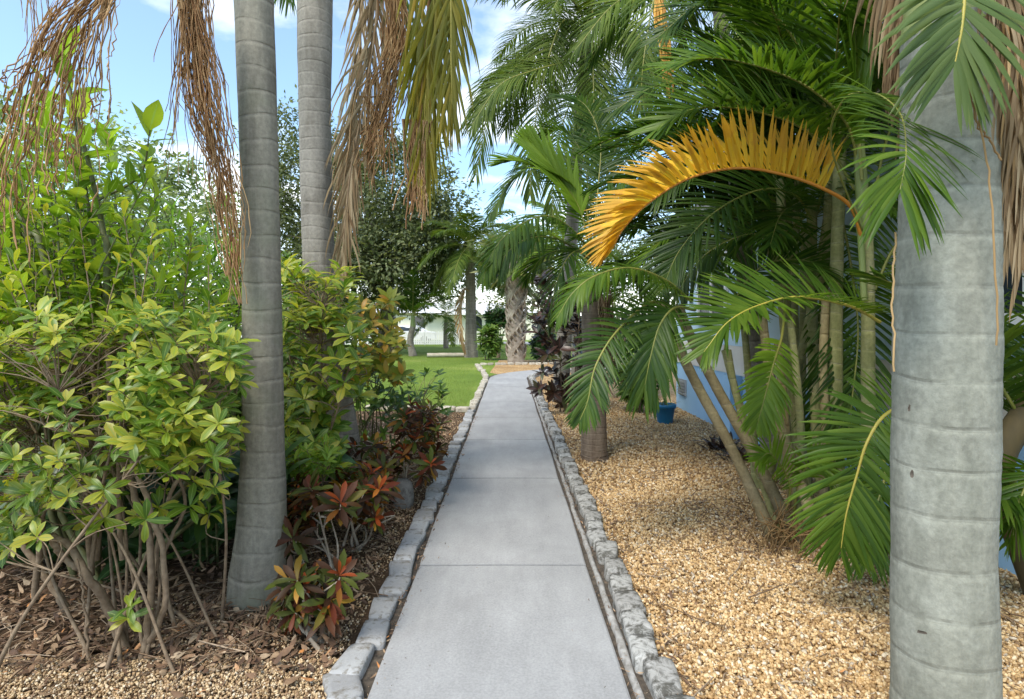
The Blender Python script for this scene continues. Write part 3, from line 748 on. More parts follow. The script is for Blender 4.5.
for (x0, x1, x2, yb, nn, lf, dd) in ((420, 434, 422, 165, 46, 'olive', 4.2), (432, 444, 430, 175, 46, 'olive', 4.3), (405, 420, 414, 120, 34, 'olive', 4.25), (440, 450, 452, 110, 30, 'olive', 4.15)):
    add_frond(p2, [top2 + [.1, -.2, .6], P((x0 + 315) / 2 + 20, -190, (dd + 4.8) / 2), P(x0, -110, dd), P(x1, -20, dd), P((x1 + x2) / 2, 60, dd), P(x2, yb, dd)], lf, 'rachis_y', name='yellowing_frond', label='olive yellow frond hanging straight down',
              L=.66, n=int(nn * .7), w=.034, up=.1, ang=(24, 6), droop=1.6, face=(.4, -1, 0), rach=.014, start=.42, jit=.13, seg=6, tipL=.5)
mb = MB()
for k in range(48):
    xx = 418 + rng.normal(0, 6)
    c = crom([P(xx + rng.normal(0, 4), 120, 4.2), P(xx, 170, 4.2), P(xx + rng.normal(0, 5), 205 + rng.normal(0, 18), 4.2)], 10)
    tube(mb, c + rng.normal(0, .008, (10, 3)), .007, 3, 0, cap=False)
tube(mb, crom([P(428, -110, 4.25), P(430, -20, 4.25), P(420, 122, 4.2)], 10), .012, 5)
mb.build('dead_flower_stalk', M['strand'], p2)
add_frond(p2, [top2 + [.1, -.2, .8], P(430, -240, 4.3), P(480, -160, 4.0), P(500, -75, 3.9), P(508, -15, 3.9)], 'queen', 'rachis', L=.5, n=34, w=.022, ang=(45, 15), droop=1.6, face=(.3, -1, .4), start=.3, up=.1)
add_frond(p2, [top2 + [0, .2, .8], P(290, -160, 5.4), P(286, -70, 5.6), P(289, 0, 5.7)], 'areca', L=.55, n=34, w=.03, ang=(45, 15), droop=1.5, face=(0, -1, .2), start=.3)
add_frond(p2, [top2 + [0, .2, .8], P(350, -160, 5.6), P(385, -90, 5.8), P(398, 10, 5.9), P(395, 40, 5.9)], 'queen', L=.6, n=50, w=.026, ang=(45, 15), droop=1.5, face=(.2, -1, .2), start=.3)
for az, el in ((.2, 60), (2.4, 55), (3.3, 40), (4.2, 60), (1.4, 65)):
    add_frond(p2, arc(top2 + [0, 0, 1.], az, math.radians(el), 2.6, 1.1), 'queen', L=.55, n=50, w=.03)

# --- big near trunk on the gravel side
b3 = P(944, 767, 1.9); b3[2] = 0
p3 = thing('palm_tree', 'thick smooth pale grey palm trunk standing closest in the gravel, with hanging dead fronds', 'palm tree', b3)
top3 = P(948, 30, 1.92)
trunk(p3, [b3, P(944, 690, 1.9), P(942, 560, 1.9), P(944, 430, 1.9), P(946, 300, 1.905), P(949, 180, 1.91), top3], [.158, .150, .147, .151, .149, .144, .141, .135], .155, 'bark_near', seg=40, bulge=.008, n=140)
mb = MB(); tube(mb, crom([top3 - [0, 0, .03], top3 + [0, 0, .35], top3 + [.03, 0, .8]], 12), np.linspace(.14, .05, 12), 18); mb.build('crownshaft', M['shaft'], p3)
ct = top3 + [0, 0, .65]
add_frond(p3, [ct, P(930, -190, 1.85), P(958, -110, 1.7), P(964, -20, 1.62), P(962, 25, 1.6), P(955, 62, 1.6)], 'areca_grey', 'rachis_y', L=.31, n=24, w=.03, up=.05, ang=(75, 22), droop=.55, face=(0, -1, .1), start=.42, tipL=.7)
for (x0, x1, x2, y2, nn, lf, L_) in ((1000, 1008, 1012, 290, 40, 'dead', .34), (1020, 1024, 1026, 320, 44, 'dead', .4), (1012, 1018, 1016, 250, 34, 'dead_tan', .34), (1040, 1046, 1046, 330, 40, 'dead', .4), (998, 1004, 1006, 180, 26, 'dead', .3)):
    add_frond(p3, [top3 + [.05, -.05, .1], P(985, -40, 1.82), P(x0, 10, 1.8), P(x1, 110, 1.8), P(x2, y2 - 60, 1.82)], lf, 'rachis_b', name='dead_frond', label='dry brown frond hanging beside the trunk',
              L=L_, n=nn, w=.02, up=.1, ang=(24, 8), droop=1.7, face=(.2, -1, 0), rach=.012, start=.25, jit=.15, tipL=.6, seg=6)
for (x0, x1, x2, y2, nn) in ((905, 908, 905, 60, 26), (925, 925, 922, 40, 26), (885, 890, 892, 80, 30), (940, 950, 950, 85, 30), (898, 902, 906, 110, 34), (975, 985, 990, 120, 34), (1005, 1010, 1012, 200, 36)):
    add_frond(p3, [top3 + [0, .1, .3], P(920, -120, 2.15), P(x0, -50, 2.2), P(x1, 10, 2.2), P(x2, y2, 2.2)], 'dead', 'rachis_b', name='dead_frond', label='dry brown frond hanging beside the trunk',
              L=.35, n=nn, w=.02, up=.1, ang=(28, 8), droop=1.6, face=(.2, -1, 0), start=.3, jit=.15, tipL=.6)
mb = MB()
for (xs) in (((972, 90), (985, 150), (992, 200), (997, 300), (996, 345)), ((968, 60), (975, 120), (990, 140), (1000, 160)), ((895, 230), (893, 300), (895, 370))):
    tube(mb, crom([P(x, y, 1.68) for x, y in xs], 20) + rng.normal(0, .002, (20, 3)), .0035, 4, 0, cap=False)
mb.build('dry_strand', M['dead_tan'], p3)
for az, el in ((1.2, 60), (2.2, 55), (.2, 50), (5.4, 60)):
    add_frond(p3, arc(ct, az, math.radians(el), 1.6, 1.2), 'areca', L=.4, n=40, w=.03)
mb = MB()   # knife scars and chipped bark on the face of the trunk
for (x, y, w_, h_) in ((982, 560, 9, 3), (912, 474, 2, 5), (978, 478, 3, 10), (985, 634, 3, 4), (922, 632, 6, 2), (909, 408, 1.5, 4)):
    dx = (x - 944) * 1.77 / F; rr = .152; sy = -math.sqrt(max(0, rr * rr - dx * dx)); c = np.array([P(x, y, 1.9 + sy)[0], 1.9 + sy - .001, P(x, y, 1.9 + sy)[2]])
    a_ = np.linspace(0, 6.28, 9)[:-1]; rad = rng.uniform(.6, 1.2, 8)
    tx = nrmz(np.array([-sy, dx, 0])); 
    v = [c + tx * math.cos(t) * w_ * r_ * .003 + Z3 * math.sin(t) * h_ * r_ * .003 for t, r_ in zip(a_, rad)]
    mb.add(v + [c - nrmz(np.array([dx, sy, 0])) * .004], [[i, (i + 1) % 8, 8] for i in range(8)])
M['scar'] = plain('bark_scar', (.05, .04, .03), (.12, .1, .08), 40, .9)
mb.build('bark_scar', M['scar'], p3)

# --- areca clump with many canes
bA = np.array([1.95, 3.85, 0])
pA = thing('areca_palm', 'clump of slim ringed palm canes with arching fronds and one orange frond', 'palm clump', bA)
def cane(pts, r, mat, ring=.11, shaft=True):
    a_ = np.array(pts); g = a_[0].copy(); g[2] = -.02
    if a_[0][2] > .03: a_ = np.vstack([g, a_])
    trunk(pA, a_, [r * 1.25, r, r * .95, r * .9], ring, mat, name='cane', seg=14, bulge=.05, n=70)
CN = [([P(778, 548, 3.82), P(735, 455, 3.82), P(697, 385, 3.85), P(668, 325, 3.9), P(662, 300, 3.9)], .036, 'cane_brown'),
      ([P(800, 548, 3.85), P(757, 460, 3.9), P(718, 390, 3.95), P(690, 335, 4.0), P(678, 305, 4.0)], .038, 'cane_brown'),
      ([P(808, 562, 3.75), P(813, 535, 3.75), P(806, 500, 3.8), P(776, 410, 4.0), P(765, 340, 4.1), P(760, 280, 4.1)], .034, 'cane_tan'),
      ([P(790, 540, 3.95), P(760, 470, 4.2), P(738, 400, 4.3), P(725, 350, 4.3)], .032, 'cane'),
      ([P(800, 540, 4.0), P(790, 480, 4.2), P(783, 400, 4.2), P(778, 340, 4.2)], .034, 'cane_tan'),
      ([P(815, 540, 4.1), P(800, 450, 4.3), P(790, 370, 4.4), P(786, 300, 4.4), P(780, 180, 4.5)], .038, 'cane'),
      ([P(835, 555, 3.8), P(820, 470, 4.1), P(814, 380, 4.2), P(812, 300, 4.2), P(812, 200, 4.3)], .04, 'cane'),
      ([P(843, 570, 3.7), P(838, 500, 3.9), P(836, 400, 3.9), P(836, 300, 3.9), P(840, 150, 4.0)], .046, 'cane'),
      ([P(870, 590, 3.5), P(869, 480, 3.55), P(868, 380, 3.55), P(868, 290, 3.55), P(866, 225, 3.55)], .042, 'cane')]
CN += [([P(785, 545, 3.85), P(765, 490, 4.0), P(748, 440, 4.1), P(735, 390, 4.1), P(728, 350, 4.1)], .026, 'cane'),
       ([P(805, 545, 3.85), P(798, 490, 3.95), P(801, 440, 4.0), P(797, 380, 4.0), P(790, 320, 4.0)], .028, 'cane'),
       ([P(825, 555, 3.8), P(822, 510, 3.9), P(826, 440, 3.9), P(823, 370, 3.9), P(826, 290, 3.9)], .03, 'cane_tan')]
for pts, r, mt in CN: cane(pts, r, mt)
mb = MB(); tube(mb, crom([P(866, 236, 3.55), P(862, 190, 3.55), P(858, 130, 3.55)], 10), np.linspace(.044, .03, 10), 12); tube(mb, crom([P(852, 205, 3.5), P(860, 230, 3.5), P(864, 300, 3.5)], 8), .02, 8)
mb.build('crownshaft', M['shaft'], pA)
# the orange frond
add_frond(pA, [P(862, 240, 3.5), P(852, 208, 3.45), P(826, 190, 3.4), P(785, 175, 3.35), P(738, 168, 3.3), P(690, 178, 3.22), P(650, 202, 3.15), P(624, 228, 3.1), P(613, 248, 3.1)], 'orange', 'rachis_o', name='orange_frond', label='dying frond turned bright orange',
          L=.38, n=64, w=.036, up=1.25, ang=(76, 24), droop=.35, face=(-.1, -.15, 1), rach=.014, start=.26, jit=.06, lenp=.75, tipL=.42, sides=(1, -1))
AF = [ # ctrl, leaf, rib, kwargs
 ([P(880, 322, 3.4), P(850, 306, 3.3), P(800, 297, 3.2), P(760, 305, 3.1), P(728, 322, 3.0), P(704, 352, 2.95)], 'areca', 'rachis_y', dict(L=.40, n=50, w=.032, up=.55, ang=(75, 25), droop=.25, face=(.0, -.55, 1), start=.1)),
 ([P(930, 400, 2.9), P(889, 412, 2.75), P(868, 440, 2.7), P(856, 478, 2.7), P(846, 515, 2.7), P(841, 548, 2.72)], 'areca', 'rachis_y', dict(L=.36, n=46, w=.03, up=.15, ang=(78, 25), droop=.45, face=(-.25, -1, .35), start=.08, tipL=.5)),
 ([P(785, 300, 4.1), P(782, 335, 3.8), P(773, 366, 3.6), P(764, 400, 3.55), P(757, 425, 3.55)], 'areca_lime', 'rachis', dict(L=.25, n=34, w=.034, up=.2, ang=(62, 20), droop=.4, face=(0, -1, .4), start=.3)),
 ([P(690, 300, 3.9), P(665, 280, 3.7), P(630, 268, 3.55), P(595, 276, 3.45), P(572, 294, 3.4), P(557, 318, 3.4)], 'areca', 'rachis', dict(L=.25, n=50, w=.03, up=-.15, ang=(70, 25), droop=1.0, face=(0, -.5, 1), start=.1)),
 ([P(678, 310, 3.9), P(652, 302, 3.6), P(618, 330, 3.4), P(596, 365, 3.3), P(588, 400, 3.25), P(580, 420, 3.25)], 'areca_dark', 'rachis', dict(L=.23, n=46, w=.026, up=.25, ang=(70, 20), droop=.5, face=(-.2, -1, .5), start=.15)),
 ([P(695, 310, 3.9), P(675, 308, 3.5), P(660, 325, 3.4), P(651, 355, 3.35), P(645, 385, 3.35)], 'areca_dark', 'rachis', dict(L=.33, n=36, w=.034, up=.1, ang=(58, 12), droop=.7, face=(-.2, -1, .3), start=.2, tipL=.7)),
 ([P(864, 235, 3.45), P(832, 150, 2.9), P(842, 102, 2.45), P(872, 93, 2.15), P(899, 112, 1.95), P(906, 150, 1.64), P(900, 190, 1.6)], 'areca', 'rachis', dict(rach=.006, L=.27, n=38, w=.022, up=.1, ang=(85, 22), droop=.5, face=(.1, -1, .4), start=.45, tipL=.8)),
 ([P(860, 190, 3.6), P(850, 130, 3.5), P(815, 92, 3.4), P(770, 70, 3.3), P(715, 58, 3.2), P(672, 66, 3.2)], 'areca', 'rachis', dict(L=.48, n=54, w=.036, up=.5, ang=(75, 25), droop=.35, face=(0, -.7, 1), start=.15)),
 ([P(855, 190, 3.8), P(830, 150, 3.8), P(790, 122, 3.7), P(735, 108, 3.6), P(690, 110, 3.5), P(655, 130, 3.5)], 'areca', 'rachis', dict(L=.5, n=54, w=.034, up=.5, ang=(75, 25), droop=.35, face=(0, -.7, 1), start=.15)),
 ([P(862, 180, 3.5), P(857, 100, 3.5), P(855, 20, 3.5), P(856, -60, 3.5)], 'areca_lime', 'rachis', dict(L=.55, n=40, w=.05, up=.9, ang=(18, 8), droop=.0, face=(0, -1, 0), start=.2)),
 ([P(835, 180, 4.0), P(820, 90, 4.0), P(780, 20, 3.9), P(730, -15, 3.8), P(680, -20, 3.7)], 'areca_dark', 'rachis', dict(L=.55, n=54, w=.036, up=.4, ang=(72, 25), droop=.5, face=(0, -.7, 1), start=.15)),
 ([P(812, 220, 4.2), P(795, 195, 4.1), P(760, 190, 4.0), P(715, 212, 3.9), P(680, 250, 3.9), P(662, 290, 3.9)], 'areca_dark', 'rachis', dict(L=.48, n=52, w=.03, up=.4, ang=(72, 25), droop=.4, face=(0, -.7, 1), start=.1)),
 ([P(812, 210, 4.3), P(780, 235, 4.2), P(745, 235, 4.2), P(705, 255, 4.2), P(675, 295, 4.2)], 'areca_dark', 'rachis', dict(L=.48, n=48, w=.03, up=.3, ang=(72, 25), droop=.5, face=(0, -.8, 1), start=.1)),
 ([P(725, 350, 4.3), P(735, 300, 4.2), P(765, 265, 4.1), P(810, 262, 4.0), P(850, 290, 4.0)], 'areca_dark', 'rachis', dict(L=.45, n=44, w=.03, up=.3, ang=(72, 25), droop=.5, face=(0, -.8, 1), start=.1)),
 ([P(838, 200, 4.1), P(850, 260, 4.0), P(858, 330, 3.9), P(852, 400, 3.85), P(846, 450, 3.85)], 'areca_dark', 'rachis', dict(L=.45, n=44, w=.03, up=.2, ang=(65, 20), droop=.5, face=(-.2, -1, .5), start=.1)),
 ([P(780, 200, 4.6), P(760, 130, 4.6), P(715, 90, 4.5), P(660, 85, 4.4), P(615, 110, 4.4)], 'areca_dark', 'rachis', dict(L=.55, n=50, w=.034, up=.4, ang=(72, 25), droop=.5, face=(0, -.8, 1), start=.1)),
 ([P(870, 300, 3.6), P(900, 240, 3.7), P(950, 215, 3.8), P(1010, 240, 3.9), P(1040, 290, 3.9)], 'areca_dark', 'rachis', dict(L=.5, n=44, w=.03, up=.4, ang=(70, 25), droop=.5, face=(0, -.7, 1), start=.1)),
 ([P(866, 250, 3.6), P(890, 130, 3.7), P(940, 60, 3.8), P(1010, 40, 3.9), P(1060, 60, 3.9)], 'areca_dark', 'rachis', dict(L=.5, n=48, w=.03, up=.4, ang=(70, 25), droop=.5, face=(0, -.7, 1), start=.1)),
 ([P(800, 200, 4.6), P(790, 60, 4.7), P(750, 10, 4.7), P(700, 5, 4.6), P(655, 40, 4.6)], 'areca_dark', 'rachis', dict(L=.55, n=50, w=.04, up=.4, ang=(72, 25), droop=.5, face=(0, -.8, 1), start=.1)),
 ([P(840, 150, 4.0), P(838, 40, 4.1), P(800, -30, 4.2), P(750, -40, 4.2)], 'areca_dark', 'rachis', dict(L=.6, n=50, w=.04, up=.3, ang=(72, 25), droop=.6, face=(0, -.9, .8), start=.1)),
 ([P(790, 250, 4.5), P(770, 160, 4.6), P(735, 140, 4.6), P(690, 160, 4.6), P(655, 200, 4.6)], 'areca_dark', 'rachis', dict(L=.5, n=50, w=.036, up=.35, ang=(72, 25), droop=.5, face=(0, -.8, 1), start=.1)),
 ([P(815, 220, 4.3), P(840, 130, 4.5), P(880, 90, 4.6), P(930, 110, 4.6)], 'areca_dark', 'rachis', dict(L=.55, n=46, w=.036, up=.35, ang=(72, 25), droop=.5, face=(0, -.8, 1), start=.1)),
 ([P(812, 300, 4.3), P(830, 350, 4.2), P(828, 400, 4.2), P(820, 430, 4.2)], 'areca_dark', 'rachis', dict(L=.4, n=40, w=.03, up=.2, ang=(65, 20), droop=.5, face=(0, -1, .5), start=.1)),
 ([P(870, 430, 3.6), P(885, 470, 3.3), P(872, 520, 3.2), P(868, 560, 3.15)], 'areca', 'rachis', dict(L=.36, n=36, w=.026, up=.2, ang=(65, 20), droop=.5, face=(0, -1, .4), start=.1)),
 ([P(850, 560, 3.7), P(853, 500, 3.5), P(858, 480, 3.4), P(868, 500, 3.3), P(875, 540, 3.25)], 'areca', 'rachis', dict(L=.34, n=30, w=.026, up=.3, ang=(65, 20), droop=.5, face=(0, -1, .4), start=.2)),
 ([P(775, 540, 3.9), P(790, 490, 3.8), P(772, 455, 3.7), P(758, 460, 3.65)], 'areca_lime', 'rachis', dict(L=.2, n=22, w=.024, up=.4, ang=(65, 20), droop=.4, face=(0, -1, .6), start=.35)),
 ([P(790, 540, 3.95), P(800, 480, 3.8), P(815, 462, 3.7), P(830, 475, 3.7)], 'areca_lime', 'rachis', dict(L=.22, n=22, w=.024, up=.4, ang=(65, 20), droop=.4, face=(0, -1, .6), start=.35)),
]
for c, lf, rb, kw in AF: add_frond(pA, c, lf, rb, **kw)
mb = MB()   # dry root fibres and torn sheaths at the foot
for k in range(70):
    a_ = np.array([1.83 + rng.normal(0, .16), 3.72 + rng.normal(0, .1), .0]); tube(mb, crom([a_, a_ + [rng.normal(0, .05), -.02, .12], a_ + [rng.normal(0, .12), -.08 + rng.normal(0, .05), rng.uniform(.15, .34)]], 6), .004, 3, 0, cap=False)
mb.build('root_fibre', M['dead_tan'], pA)

# --- second areca clump behind, by the house wall
bB = np.array([2.62, 4.9, 0])
pB = thing('areca_palm', 'dense dark green palm clump growing against the blue house wall', 'palm clump', bB)
for k in range(9):
    a_ = bB + [rng.normal(0, .15), rng.normal(0, .25), 0]; tp = a_ + [rng.normal(-.12, .22), rng.normal(.1, .4), rng.uniform(2.1, 3.3)]
    trunk(pB, [a_, (a_ + tp) / 2 + rng.normal(0, .05, 3), tp], [.045, .034, .03], .12, 'cane', name='cane', seg=10, n=40)
    for j in range(7):
        az = rng.uniform(1.4, 4.9); add_frond(pB, arc(tp, az, math.radians(rng.uniform(0, 75)), rng.uniform(1.5, 2.1), 1.3), ('areca_dark', 'areca_dark', 'areca')[j % 3], L=.5, n=40, w=.034, start=.12)

# --- third one further along, low
bC = np.array([2.1, 8.2, 0])
# --- small palm beside the path on the gravel
bD = P(595, 460, 6.2); bD[2] = 0
pD = thing('palm_tree', 'short palm with a brown ringed trunk growing in the gravel near the path edge', 'palm tree', bD)
topD = P(592, 275, 6.2)
trunk(pD, [bD, bD + [-.01, 0, .15], P(594, 380, 6.2), P(592, 320, 6.2), topD], [.15, .135, .125, .12, .115, .11], .06, 'bark_mid', bulge=.05)
tD = topD + [0, 0, .15]
DF = [([tD, P(578, 235, 6.0), P(548, 216, 5.8), P(515, 228, 5.6), P(494, 250, 5.5), P(483, 280, 5.5)], 'areca', dict(L=.42, n=54, w=.04, up=-.1, ang=(72, 22), droop=.9, face=(0, -.4, 1))),
      ([tD, P(560, 240, 5.7), P(530, 238, 5.5), P(508, 252, 5.4), P(500, 270, 5.4)], 'areca_dark', dict(L=.4, n=46, w=.036, up=0, ang=(70, 22), droop=.9, face=(0, -.4, 1))),
      ([tD, P(580, 210, 6.2), P(556, 172, 6.2), P(530, 142, 6.2)], 'areca_lime', dict(L=.55, n=24, w=.075, up=.5, ang=(25, 8), droop=.05, face=(0, -1, .3), start=.3)),
      ([tD, P(585, 205, 6.2), P(562, 178, 6.2), P(520, 162, 6.2), P(505, 162, 6.2)], 'areca_lime', dict(L=.4, n=20, w=.06, up=.4, ang=(28, 8), droop=.2, face=(0, -.6, 1), start=.35)),
      ([tD, P(605, 215, 6.0), P(632, 185, 5.9), P(668, 190, 5.8), P(690, 225, 5.8)], 'areca', dict(L=.55, n=50, w=.04, up=.2, droop=.6, face=(0, -.4, 1))),
      ([tD, P(612, 240, 5.8), P(640, 228, 5.6), P(668, 250, 5.5), P(682, 285, 5.5)], 'areca_dark', dict(L=.5, n=46, w=.036, up=.2, droop=.6, face=(0, -.4, 1))),
      ([tD, P(590, 200, 6.5), P(580, 150, 6.8), P(560, 130, 7.0), P(535, 140, 7.1)], 'areca', dict(L=.55, n=46, w=.04, up=.3, droop=.5)),
      ([tD, P(600, 205, 6.6), P(615, 150, 6.9), P(640, 125, 7.1), P(670, 135, 7.2)], 'areca_dark', dict(L=.55, n=46, w=.04, up=.3, droop=.5)),
      ([tD, P(610, 265, 6.4), P(635, 270, 6.6), P(650, 305, 6.7)], 'areca_dark', dict(L=.45, n=40, w=.036, up=.2, droop=.6)),
      ([tD, P(588, 250, 5.9), P(570, 255, 5.6), P(556, 285, 5.5), P(550, 325, 5.5)], 'areca_dark', dict(L=.45, n=40, w=.034, up=.1, droop=.8)),
      ([tD, P(575, 195, 6.4), P(545, 165, 6.5), P(512, 180, 6.6), P(490, 215, 6.6)], 'areca', dict(L=.5, n=46, w=.036, up=.1, droop=.7, face=(0, -.5, 1))),
      ([tD, P(598, 190, 6.4), P(600, 140, 6.6), P(585, 105, 6.8), P(560, 95, 7.0)], 'areca_dark', dict(L=.5, n=46, w=.036, up=.1, droop=.7, face=(0, -.6, 1))),
      ([tD, P(575, 250, 6.5), P(545, 255, 6.8), P(525, 280, 7.0)], 'areca_dark', dict(L=.5, n=40, w=.036, up=.2, droop=.6))]
for c, lf, kw in DF: add_frond(pD, c, lf, 'rachis', **kw)
mb = MB()
for k in range(60):
    a_ = P(605 + rng.normal(0, 3), 300 + rng.normal(0, 10), 6.1 + rng.normal(0, .05)); L_ = rng.uniform(.3, .8)
    tube(mb, crom([a_, a_ + [rng.normal(.02, .03), -.02, -L_ * .5], a_ + [rng.normal(.02, .06), -.02, -L_]], 6), .007, 3, 0, cap=False)
mb.build('dead_flower_stalk', M['dead'], pD)

# --- tall queen palms behind
def queen(base, top, r, nf, length, label, els=(72, -25), seedaz=0., leaf='queen', L=.75, group=None, sag=1.5, n=72, w=.034, cat='palm tree', bark='bark_far', droop=1.3):
    q = thing('palm_tree', label, cat, base, group)
    mid = (np.array(base) + top) / 2 + [rng.normal(0, .08), 0, 0]
    trunk(q, [base, mid, top], [r * 1.3, r, r * .95, r * .85], .25, bark, seg=16, n=50)
    mb = MB(); tube(mb, crom([top - [0, 0, .03], top + [0, 0, r * 2], top + [0, 0, r * 4]], 8), np.linspace(r * .9, r * .45, 8), 10); mb.build('crownshaft', M['shaft'], q)
    crown(q, top + [0, 0, r * 3], nf, length, els, sag, leaf, az0=seedaz, L=L, n=n, w=w, droop=droop, up=.2, ang=(60, 20), seg=5, rach=.02)
    return q
bQ = P(560, 402, 10.9); bQ[2] = 0; tQ = P(586, 45, 10.8)
pQ = queen(bQ, tQ, .13, 18, 3.1, 'tall queen palm behind the small path palm, with long drooping green fronds', seedaz=.5)
for c in ([tQ, P(565, 20, 10.2), P(545, 70, 9.8), P(533, 140, 9.6), P(530, 195, 9.6)], [tQ, P(560, 45, 10.3), P(522, 62, 9.9), P(492, 100, 9.7), P(476, 175, 9.7)], [tQ, P(610, 60, 10.2), P(575, 95, 9.8), P(556, 150, 9.6), P(552, 215, 9.6)], [tQ, P(592, 10, 10.2), P(593, 60, 9.6), P(594, 120, 9.3), P(594, 165, 9.2)], [tQ, P(570, 60, 10), P(535, 70, 9.6), P(500, 85, 9.4), P(472, 125, 9.3)], [tQ, P(620, 40, 10), P(650, 70, 9.6), P(662, 130, 9.4)], [tQ, P(560, 20, 10.4), P(525, 75, 10), P(505, 130, 9.8)], [tQ, P(605, 90, 10), P(620, 150, 9.6), P(628, 215, 9.5)]):
    add_frond(pQ, c, 'queen', L=.9, n=84, w=.034, up=.15, ang=(60, 20), droop=1.3, face=(0, -.8, .6), rach=.022, start=.08, seg=6)
bR = np.array([2.72, 5.75, 0]); tR = P(715, -40, 7.4)
pR = queen(bR, tR, .1, 14, 2.5, 'palm whose crown hangs over the house eave above the orange frond', els=(70, -30), leaf=('queen', 'areca_dark'), L=.65, seedaz=1.0, w=.034)
for c in ([tR, P(690, -60, 6.6), P(660, -20, 6.0), P(645, 50, 5.8), P(640, 110, 5.8)], [tR, P(720, -40, 6.4), P(735, 20, 5.8), P(738, 90, 5.6)], [tR, P(760, -50, 6.6), P(800, 0, 6.0), P(822, 80, 5.8)], [tR, P(680, -20, 6.6), P(620, 0, 6.2), P(575, 50, 6.0)]):
    add_frond(pR, c, 'queen', L=.6, n=56, w=.03, up=.15, ang=(58, 18), droop=1.0, face=(0, -.8, .6), rach=.018, start=.1)
mb = MB()
for k in range(26):
    c = crom([P(655 + rng.normal(0, 2), -30, 5.3), P(662 + rng.normal(0, 3), 30, 5.2), P(669 + rng.normal(0, 3), 70 + rng.normal(0, 18), 5.2)], 10)
    tube(mb, c + rng.normal(0, .012, (10, 3)), .011 * rng.uniform(.5, 1.4, 10), 4, 0, cap=False)
tube(mb, crom([tR, P(680, -60, 6.2), P(655, -30, 5.3)], 8), .02, 6)
M['flower'] = leaf_mat('flower_strand_gold', [(0, (.30, .13, .02)), (.5, (.55, .30, .05)), (1, (.65, .42, .12))], .1, .7)
mb.build('flower_stalk', M['flower'], pR)
# bright young palm between sabal and path palm
bS = P(578, 385, 13.5); bS[2] = 0
queen(bS, P(566, 262, 13.5), .13, 12, 1.7, 'light green drooping palm behind the dark bronze shrub', els=(70, -20), leaf='areca_lime', L=.6, n=44, w=.04)

# ------------------------------------------------------------------ far palms
bF = P(516, 362, 22); bF[2] = 0
pF = thing('palm_tree', 'sturdy palm with a cross patterned trunk of old leaf bases beyond the path bend', 'palm tree', bF)
trunk(pF, [bF, P(515, 300, 22), P(517, 262, 22)], [.34, .30, .34, .38], .3, 'boots', n=50)
mb = MB()
for k in range(170):
    h = .15 + 3.5 * k / 170; az = k * 2.39996; rr = .31 + .05 * h / 3.6
    a_ = bF + [rr * math.cos(az), rr * math.sin(az), h]; o_ = np.array([math.cos(az), math.sin(az), 0]); tt = np.array([-o_[1], o_[0], 0])
    sl = tt * .18 * (1 if k % 2 else -1)
    tube(mb, np.array([a_ - o_ * .03, a_ + o_ * .035 + Z3 * .12 + sl * .5, a_ + o_ * .06 + Z3 * .28 + sl]), [.055, .04, .02], 5)
M['boot_piece'] = island_mat('leaf_base', [(0, (.15, .115, .085)), (.5, (.3, .25, .2)), (1, (.46, .41, .34))], .9, .4, 12)
mb.build('leaf_base', M['boot_piece'], pF)
def fan_leaf(mb, base, d, size, mat=0):
    d = nrmz(d); S = nrmz(np.cross(d, Z3 + [.01, .02, 0])); c = base + d * size * .9 + [0, 0, -.1 * size]
    tube(mb, crom([base, (base + c) / 2 + [0, 0, .1 * size], c], 6), .02, 4, 1, cap=False)
    n = 22; a = np.linspace(-1.9, 1.9, n); dd = np.cos(a)[:, None] * d + np.sin(a)[:, None] * S + np.stack([np.zeros(n), np.zeros(n), -.25 - .35 * np.abs(np.sin(a))], 1)
    put_leaves(mb, np.tile(c, (n, 1)), dd, np.cross(dd, S) + [0, 0, .5], size * rng.uniform(.85, 1.1, n), 'strap', mat)
tF = P(517, 258, 22)
for k in range(20):
    mb = MB(); az = k * 2.39996; el = math.radians(60 - 5.5 * k)
    fan_leaf(mb, tF, (math.cos(az) * math.cos(el), math.sin(az) * math.cos(el), math.sin(el)), 1.05); mb.build('fan_frond', [M['sabal'], M['rachis']], pF)
bG = P(471, 354, 26); bG[2] = 0
pG = queen(bG, P(470, 262, 26), .25, 22, 2.7, 'far palm with a straight grey trunk and a curved dead frond, in the lawn edging', els=(62, -45), leaf='queen', L=1.0, n=50, w=.05, sag=1.7)
add_frond(pG, [P(470, 292, 25.9), P(464, 290, 25.5), P(459, 310, 25.3), P(461, 335, 25.3), P(465, 352, 25.4)], 'dead_tan', 'rachis_b', name='dead_frond', label='dead brown frond curving to the lawn', L=.6, n=34, w=.05, ang=(30, 12), droop=1.5, face=(0, -1, 0), rach=.05)
bH = P(413, 354, 27); bH[2] = 0
queen(bH, P(413, 326, 27), .16, 14, 2.6, 'small dark palm with a short trunk alone on the far lawn', els=(80, 5), leaf='areca_dark', L=.6, n=34, w=.06, sag=1.1)
bI = P(446, 346, 36); bI[2] = 0
queen(bI, P(446, 322, 36), .14, 12, 3.2, 'thin young palm in front of the pale house across the lawn', els=(70, -25), leaf='queen', L=.8, n=30, w=.06, sag=1.6)

